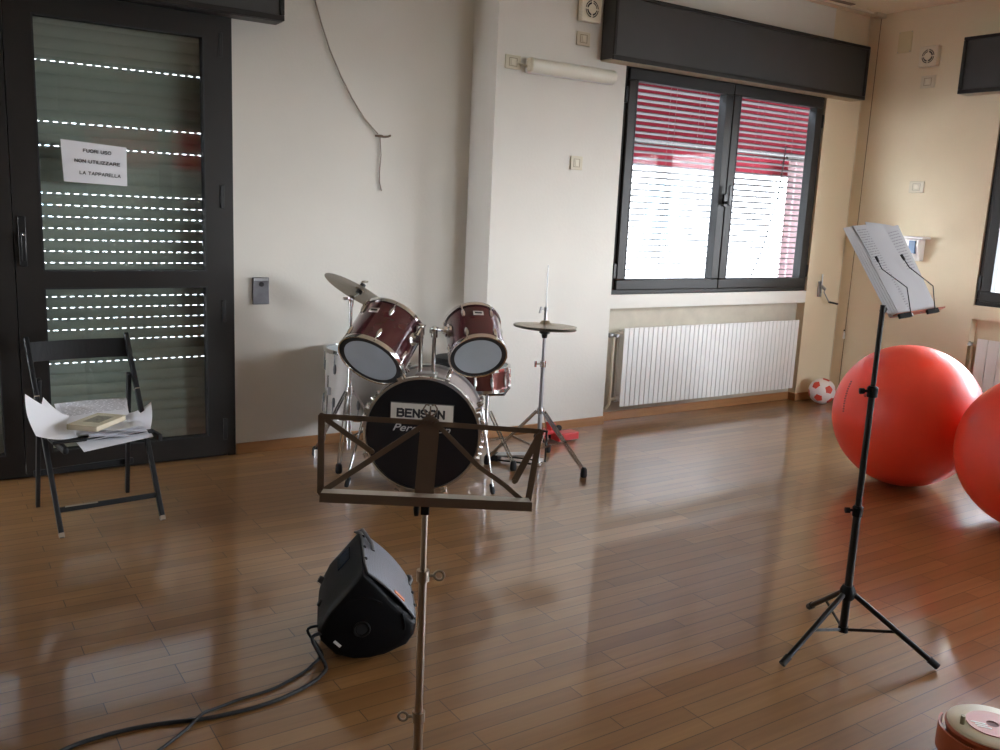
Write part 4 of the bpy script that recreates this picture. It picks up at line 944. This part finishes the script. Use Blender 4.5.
for pts in (((876.5, 258), (882, 269), (907, 287.5), (911, 314)), ((902, 256), (909, 267), (933, 286), (935, 310))):
    P = [dq(x, y, .034) for x, y in pts]
    c = MB().tube(P, .0018, 8).build('page_holder', BLACKM, t)
    MB().tube([P[0]+(P[0]-P[1]).normalized()*.006, P[0].lerp(P[1], .35)], .0042, 8).build('holder_tip', RUBBER, c)
PAPER_SHADE = noisy(mat('shade_grey_paper', (.52, .52, .55), .7), 6, .04)  # white sheets in shade: the shading is put into a greyer paper colour
def music(corn, offs, bulge, label, lines=None, name='music_sheet', m_=PAPER_SHADE):
    P = [dq(x, y, o) for (x, y), o in zip(corn, offs)]
    return sheet(name, P[0], P[1], P[2], P[3], lambda u, v: nn_*(bulge*math.sin(PI*u)*(.4+.6*(1-v))), label, m_, 'sheets on the black music stand', 'sheet music', 10, 10, lines)
music(((865, 222), (897, 227), (922, 300), (898, 300)), (.006, .006, .006, .006), .004, 'pale sheet rising highest behind the others on the black stand')
MB_ = None
for k in range(5):
    u = k/5
    music(((843+2.2*k, 228-.5*k), (868+2*k, 226), (906+2*k, 316), (889+2.8*k, 317.3-.2*k)), (.008+.0015*k, .010+.002*k, .010+.002*k, .008+.003*k), .005, 'sheet fanned out along the left edge of the black stand' if k else 'leftmost sheet fanned out on the black stand')
music(((883, 229), (898, 225), (936.5, 308), (920, 313)), (.016, .012, .012, .016), .003, 'right-hand sheet on the black stand, under the right wire holder', (.15, .8, .06, .5, 14, -1))
music(((853, 226), (882, 224), (928, 306), (904, 316)), (.018, .021, .018, .018), .005, 'front sheet of small print under the left wire holder', (.03, .34, .05, .95, 34, -1))

# ================================================================== BALLS
def exball(c, r, label, plug=True):
    t = thing('exercise_ball', (c.x, c.y, 0), label, 'exercise ball', 'big red exercise balls')
    m = MB(); m.sphere((c.x, c.y, r), r, 40, (1, 1, 1))
    o = m.build('body', RED, t, smooth=80)
    # faint moulded rings and plug
    d = (CAM-V((c.x, c.y, r))).normalized()
    pl_ = (d*.66-RIGHT*.66+UP*.32).normalized()
    if plug: MB().lathe(V((c.x, c.y, r))+pl_*(r-.001), pl_, [(0, 0), (.010, 0), (.008, .003), (0, .003)], 16).build('plug', mat('dark_red_plug', (.35, .02, .01), .5), t)
    return t, d
tb, d = exball(V((4.64, 2.838, 0)), .396, 'further big red exercise ball, behind the black stand pole')
# worn print band on the left flank (illegible in the photo: small dark marks)
m = MB(); cB1 = V((4.64, 2.838, .396)); random.seed(3)
lft = (-RIGHT*.965+d*.24).normalized(); up_ = (UP-lft*UP.dot(lft)).normalized(); sd = lft.cross(up_)
for k in range(13):
    a = .06+.036*k; dv = (lft*math.cos(a)+up_*math.sin(a)); tt = (up_*math.cos(a)-lft*math.sin(a))
    for j in range(2): m.obox(cB1+dv*.3962+sd*(.008*(j-.5)), tt, sd, dv, .004+.001*(k % 2), .0022, .0006)
m.build('faded_print', mat('faded_dark_print', (.10, .015, .012), .6), tb)
# second ball, solved so that it rests on the floor
c2 = V((4.54, 2.055, 0)); r2 = .388
exball(V((c2.x, c2.y, 0)), r2, 'nearer big red exercise ball cut off by the right edge', False)
# football
dS = ray(822, 391); k = 1.45/(-dS.z+12.9/FOC); r3 = 12.9/FOC*k; c3 = CAM+dS*k
c3.y = min(c3.y, YB-.016-r3); c3.x = min(c3.x, XR-.016-r3)
import bmesh
bm = bmesh.new(); bmesh.ops.create_icosphere(bm, subdivisions=1, radius=1.0)
bmesh.ops.bevel(bm, geom=bm.verts[:], offset=100/3, offset_type='PERCENT', affect='VERTICES', segments=1)
m = MB()
rot = Matrix.Rotation(.5, 3, 'Z') @ Matrix.Rotation(.25, 3, 'X')
for f in bm.faces:
    nv = len(f.verts); ctr = f.calc_center_median(); vs = [v.co.copy() for v in f.verts]
    m.m(1 if nv == 5 else 0)
    R_ = 8
    for i in range(nv):
        a, b = vs[i], vs[(i+1) % nv]; rows = []
        for q in range(R_+1):
            row = []
            for s_ in range(q+1):
                e1 = ctr.lerp(a, q/R_); e2 = ctr.lerp(b, q/R_); p = e1.lerp(e2, s_/q) if q else ctr
                seam = 1-.018*max(0, (q/R_-.85)/.15)**2
                row.append(c3+rot @ (p.normalized()*(r3*seam)))
            rows.append(row)
        vs2 = [p for rw in rows for p in rw]; idx = lambda q, s_: q*(q+1)//2+s_; fs = []
        for q in range(R_):
            for s_ in range(q+1):
                fs.append((idx(q, s_), idx(q+1, s_), idx(q+1, s_+1)))
                if s_ < q: fs.append((idx(q, s_), idx(q+1, s_+1), idx(q, s_+1)))
        m.add(vs2, fs)
bm.free()
o = m.build('football', [mat('white_ball_panel', (.72, .68, .66), .5), mat('red_ball_panel', (.62, .06, .03), .5)], smooth=60)
tag(o, 'small white football with red pentagons in the room corner', 'ball')

# ================================================================== CABLE REEL
rc = V((2.385, 1.096, 0)); zt = .125
t = thing('cable_reel', rc, 'round orange cable reel with a cream top in the bottom right corner', 'cable reel')
ORG = noisy(mat('orange_brown_plastic', (.42, .085, .03), .4), 12, .15)
MB().lathe(rc, UZ, [(0, 0), (.112, 0), (.116, .01), (.112, .03), (.104, .04), (.104, .085), (.112, .095), (.116, .112), (.112, .118), (0, .118)], 56).build('drum', ORG, t)
MB().lathe(rc+V((0, 0, .116)), UZ, [(0, 0), (.112, 0), (.112, .005), (.104, .010), (0, .010)], 56).build('cream_top', CREAMP, t)
dk = MB().lathe(rc+V((0, 0, .126)), UZ, [(.016, 0), (.066, 0), (.066, .003), (.016, .003)], 48, close=True).build('pink_disc', mat('pink_label', (.55, .24, .21), .45), t)
MB().disc(rc+V((0, 0, .1262)), UZ, .0165, .0008).build('centre_hole', mat('dark_red_hole', (.10, .012, .008), .6), t)
hx = RIGHT.copy(); hx.z = 0; hx.normalize(); hy = V((-hx.y, hx.x, 0))
if hy.dot(FWD) < 0: hy = -hy
for k in range(3):
    MB().obox(rc-hx*.038-hy*(-.004+.011*k)+hx*(.003*k)+V((0, 0, .1294)), (hx*.93-hy*.36).normalized(), (hy*.93+hx*.36).normalized(), UZ, .018-.003*(k == 1), .0028, .0004).build('white_mark', WHITEP, dk)
MB().tube([rc-hx*.083-hy*.0+V((0, 0, .12)), rc-hx*.083+V((0, 0, .150))], .006, 12).build('peg', mat('olive_peg', (.30, .26, .15), .5), t)
m = MB(); m.grid(lambda u, v: rc-hx*.0+V((0, 0, 0))+(-hx*math.cos(1.2*(u-.5)*1.3)-hy*math.sin(1.2*(u-.5)*1.3)*-1)*.128+V((0, 0, .035+.07*v)), 14, 2, .006)
m.build('side_grip', ORG, t)
m = MB(); dxs = (-hy*.94-hx*.34).normalized(); m.obox(rc+dxs*.1145+V((0, 0, .06)), dxs.cross(UZ), dxs, UZ, .012, .003, .055); m.build('black_strap', BLACKP, t)
for k in range(4): m = MB().torus(rc+V((0, 0, .048+.009*k)), UZ, .1045, .005, 56, 8).build('cable_turn', RUBBER, t)

# ================================================================== OUTSIDE
g = MB().box((-40, -40, -.35), (60, 60, -.30)).build('ground', noisy(mat('paving', (.10, .095, .09), .9), 1, .1)); struct(g)
def awning(u0, u1, sgn, Y0, zt_, ze, out, label):
    t = thing('awning', ((u0+u1)/2, Y0, zt_), label, 'awning', 'red awnings outside')
    MB().grid(lambda u, v: V((u0+(u1-u0)*u, Y0+sgn*out*v, zt_+(ze+.22-zt_)*v)), 6, 4, .002).build('canopy', AWN, t)
    MB().grid(lambda u, v: V((u0+(u1-u0)*u, Y0+sgn*(out+.01*math.sin(u*60)), ze+.22-.22*v)), 60, 2, .002).build('valance', AWN, t)
    MB().tube([(u0, Y0+sgn*out, ze+.22), (u1, Y0+sgn*out, ze+.22)], .02, 10).build('front_rail', DARK, t)
    for u in (u0+.1, u1-.1): MB().bar((u, Y0, zt_-.05), (u, Y0+sgn*out, ze+.20), .03, .03).build('arm', DARK, t)
e1 = onY(680, 169, 6.5)
awning(3.4, 13.0, 1, YA+.36, 2.75, e1.z, 6.5-YA-.36, 'red awning seen through the upper half of the two-sash window')
CX0, CX1 = onY(783, 230, 6.3).x, onY(803, 230, 6.3).x
MB().grid(lambda u, v: V((CX0+(CX1-CX0)*u, 6.3+.03*math.sin(u*20), .3+1.75*(1-v))), 20, 4, .003).build('curtain', fabric('pink_curtain_cloth', (.26, .18, .19), (.2, .13, .14), .4), c_t := thing('side_curtain', (CX0, 6.3, .3), 'pinkish curtain strip outside the lower right of the two-sash window', 'curtain'))
MB().tube([(CX0-.05, 6.3, 2.06), (CX1+.05, 6.3, 2.06)], .015, 8).tube([(CX0+.3, 6.3, 2.06), (CX0+.3, 6.3, e1.z+.24)], .01, 6).build('rod', DARK, c_t)
for (a, b, lab) in ((.9, 4.2, 'red awning outside the window of the right-hand wall'), (-2.4, .3, 'red awning outside the further window of the right-hand wall')):
    t = thing('awning', (XR+.36, (a+b)/2, 2.5), lab, 'awning', 'red awnings outside')
    MB().grid(lambda u, v: V((XR+.36+.6*v, a+(b-a)*u, 2.6-.35*v)), 6, 4, .002).build('canopy', AWN, t)
    MB().grid(lambda u, v: V((XR+.96+.01*math.sin(u*60), a+(b-a)*u, 2.25-.15*v)), 60, 2, .002).build('valance', AWN, t)
    MB().tube([(XR+.96, a, 2.25), (XR+.96, b, 2.25)], .02, 10).build('front_rail', DARK, t)
hb = thing('house', (8, 17, -.3), 'bright pale house across the yard beyond the blind', 'building')
m = MB(); m.box((-2, 17, -.3), (20, 22, 7)); m.build('facade', noisy(mat('pale_render', (.24, .235, .23), .9), 1, .03), hb)
for i in range(5):
    for j in range(2): MB().box((1+i*3.6, 16.97, .8+j*3.0), (2.1+i*3.6, 17.02, 2.2+j*3.0)).build('house_window', mat('house_glass', (.25, .33, .38), .2), hb)

# ================================================================== LIGHT
W = bpy.data.worlds.new('world'); S.world = W; W.use_nodes = True
n = W.node_tree.nodes; l = W.node_tree.links; bgn = n['Background']
tc = n.new('ShaderNodeTexCoord'); sx = n.new('ShaderNodeSeparateXYZ'); l.new(tc.outputs['Generated'], sx.inputs[0])
rp2 = n.new('ShaderNodeValToRGB'); e = rp2.color_ramp.elements; e[0].position = .5; e[0].color = (.94, .95, 1.0, 1); e[1].position = .9; e[1].color = (.68, .80, 1.0, 1)
mr = n.new('ShaderNodeMapRange'); mr.inputs[1].default_value = -1; mr.inputs[2].default_value = 1; l.new(sx.outputs[2], mr.inputs[0]); l.new(mr.outputs[0], rp2.inputs[0]); l.new(rp2.outputs[0], bgn.inputs[0])
bgn.inputs[1].default_value = 5.0
def portal(loc, rot, w, h):
    L = bpy.data.lights.new('window_portal', 'AREA'); L.shape = 'RECTANGLE'; L.size = w; L.size_y = h; L.cycles.is_portal = True
    o = bpy.data.objects.new('window_portal', L); COL.objects.link(o); o.location = loc; o.rotation_euler = rot
for a, b in RW: portal((XR+.33, (a+b)/2, 1.65), (0, PI/2, 0), 1.5, b-a)
portal(((wx0+wx1)/2, YB+.25, 1.65), (-PI/2, 0, 0), wx1-wx0, 1.5)
portal(((RY[0]+RY[1])/2, YR-.29, 1.65), (PI/2, 0, 0), RY[1]-RY[0], 1.5)
sun = bpy.data.lights.new('sun', 'SUN'); sun.energy = 2.5; sun.angle = math.radians(1); sun.color = (1, .95, .86)
so = bpy.data.objects.new('sun', sun); COL.objects.link(so)
so.rotation_euler = V((.25, .42, -.87)).to_track_quat('-Z', 'Y').to_euler()

S.view_settings.view_transform = 'Standard'; S.view_settings.look = 'None'; S.view_settings.gamma = 1; S.view_settings.use_curve_mapping = False
S.view_settings.exposure = 3.4
S.cycles.use_denoising = True; S.cycles.denoising_prefilter = 'ACCURATE'
S.cycles.max_bounces = 10; S.cycles.diffuse_bounces = 6; S.cycles.transparent_max_bounces = 12; S.cycles.sample_clamp_indirect = 6
for o in S.objects:
    if '_o' in o: del o['_o']
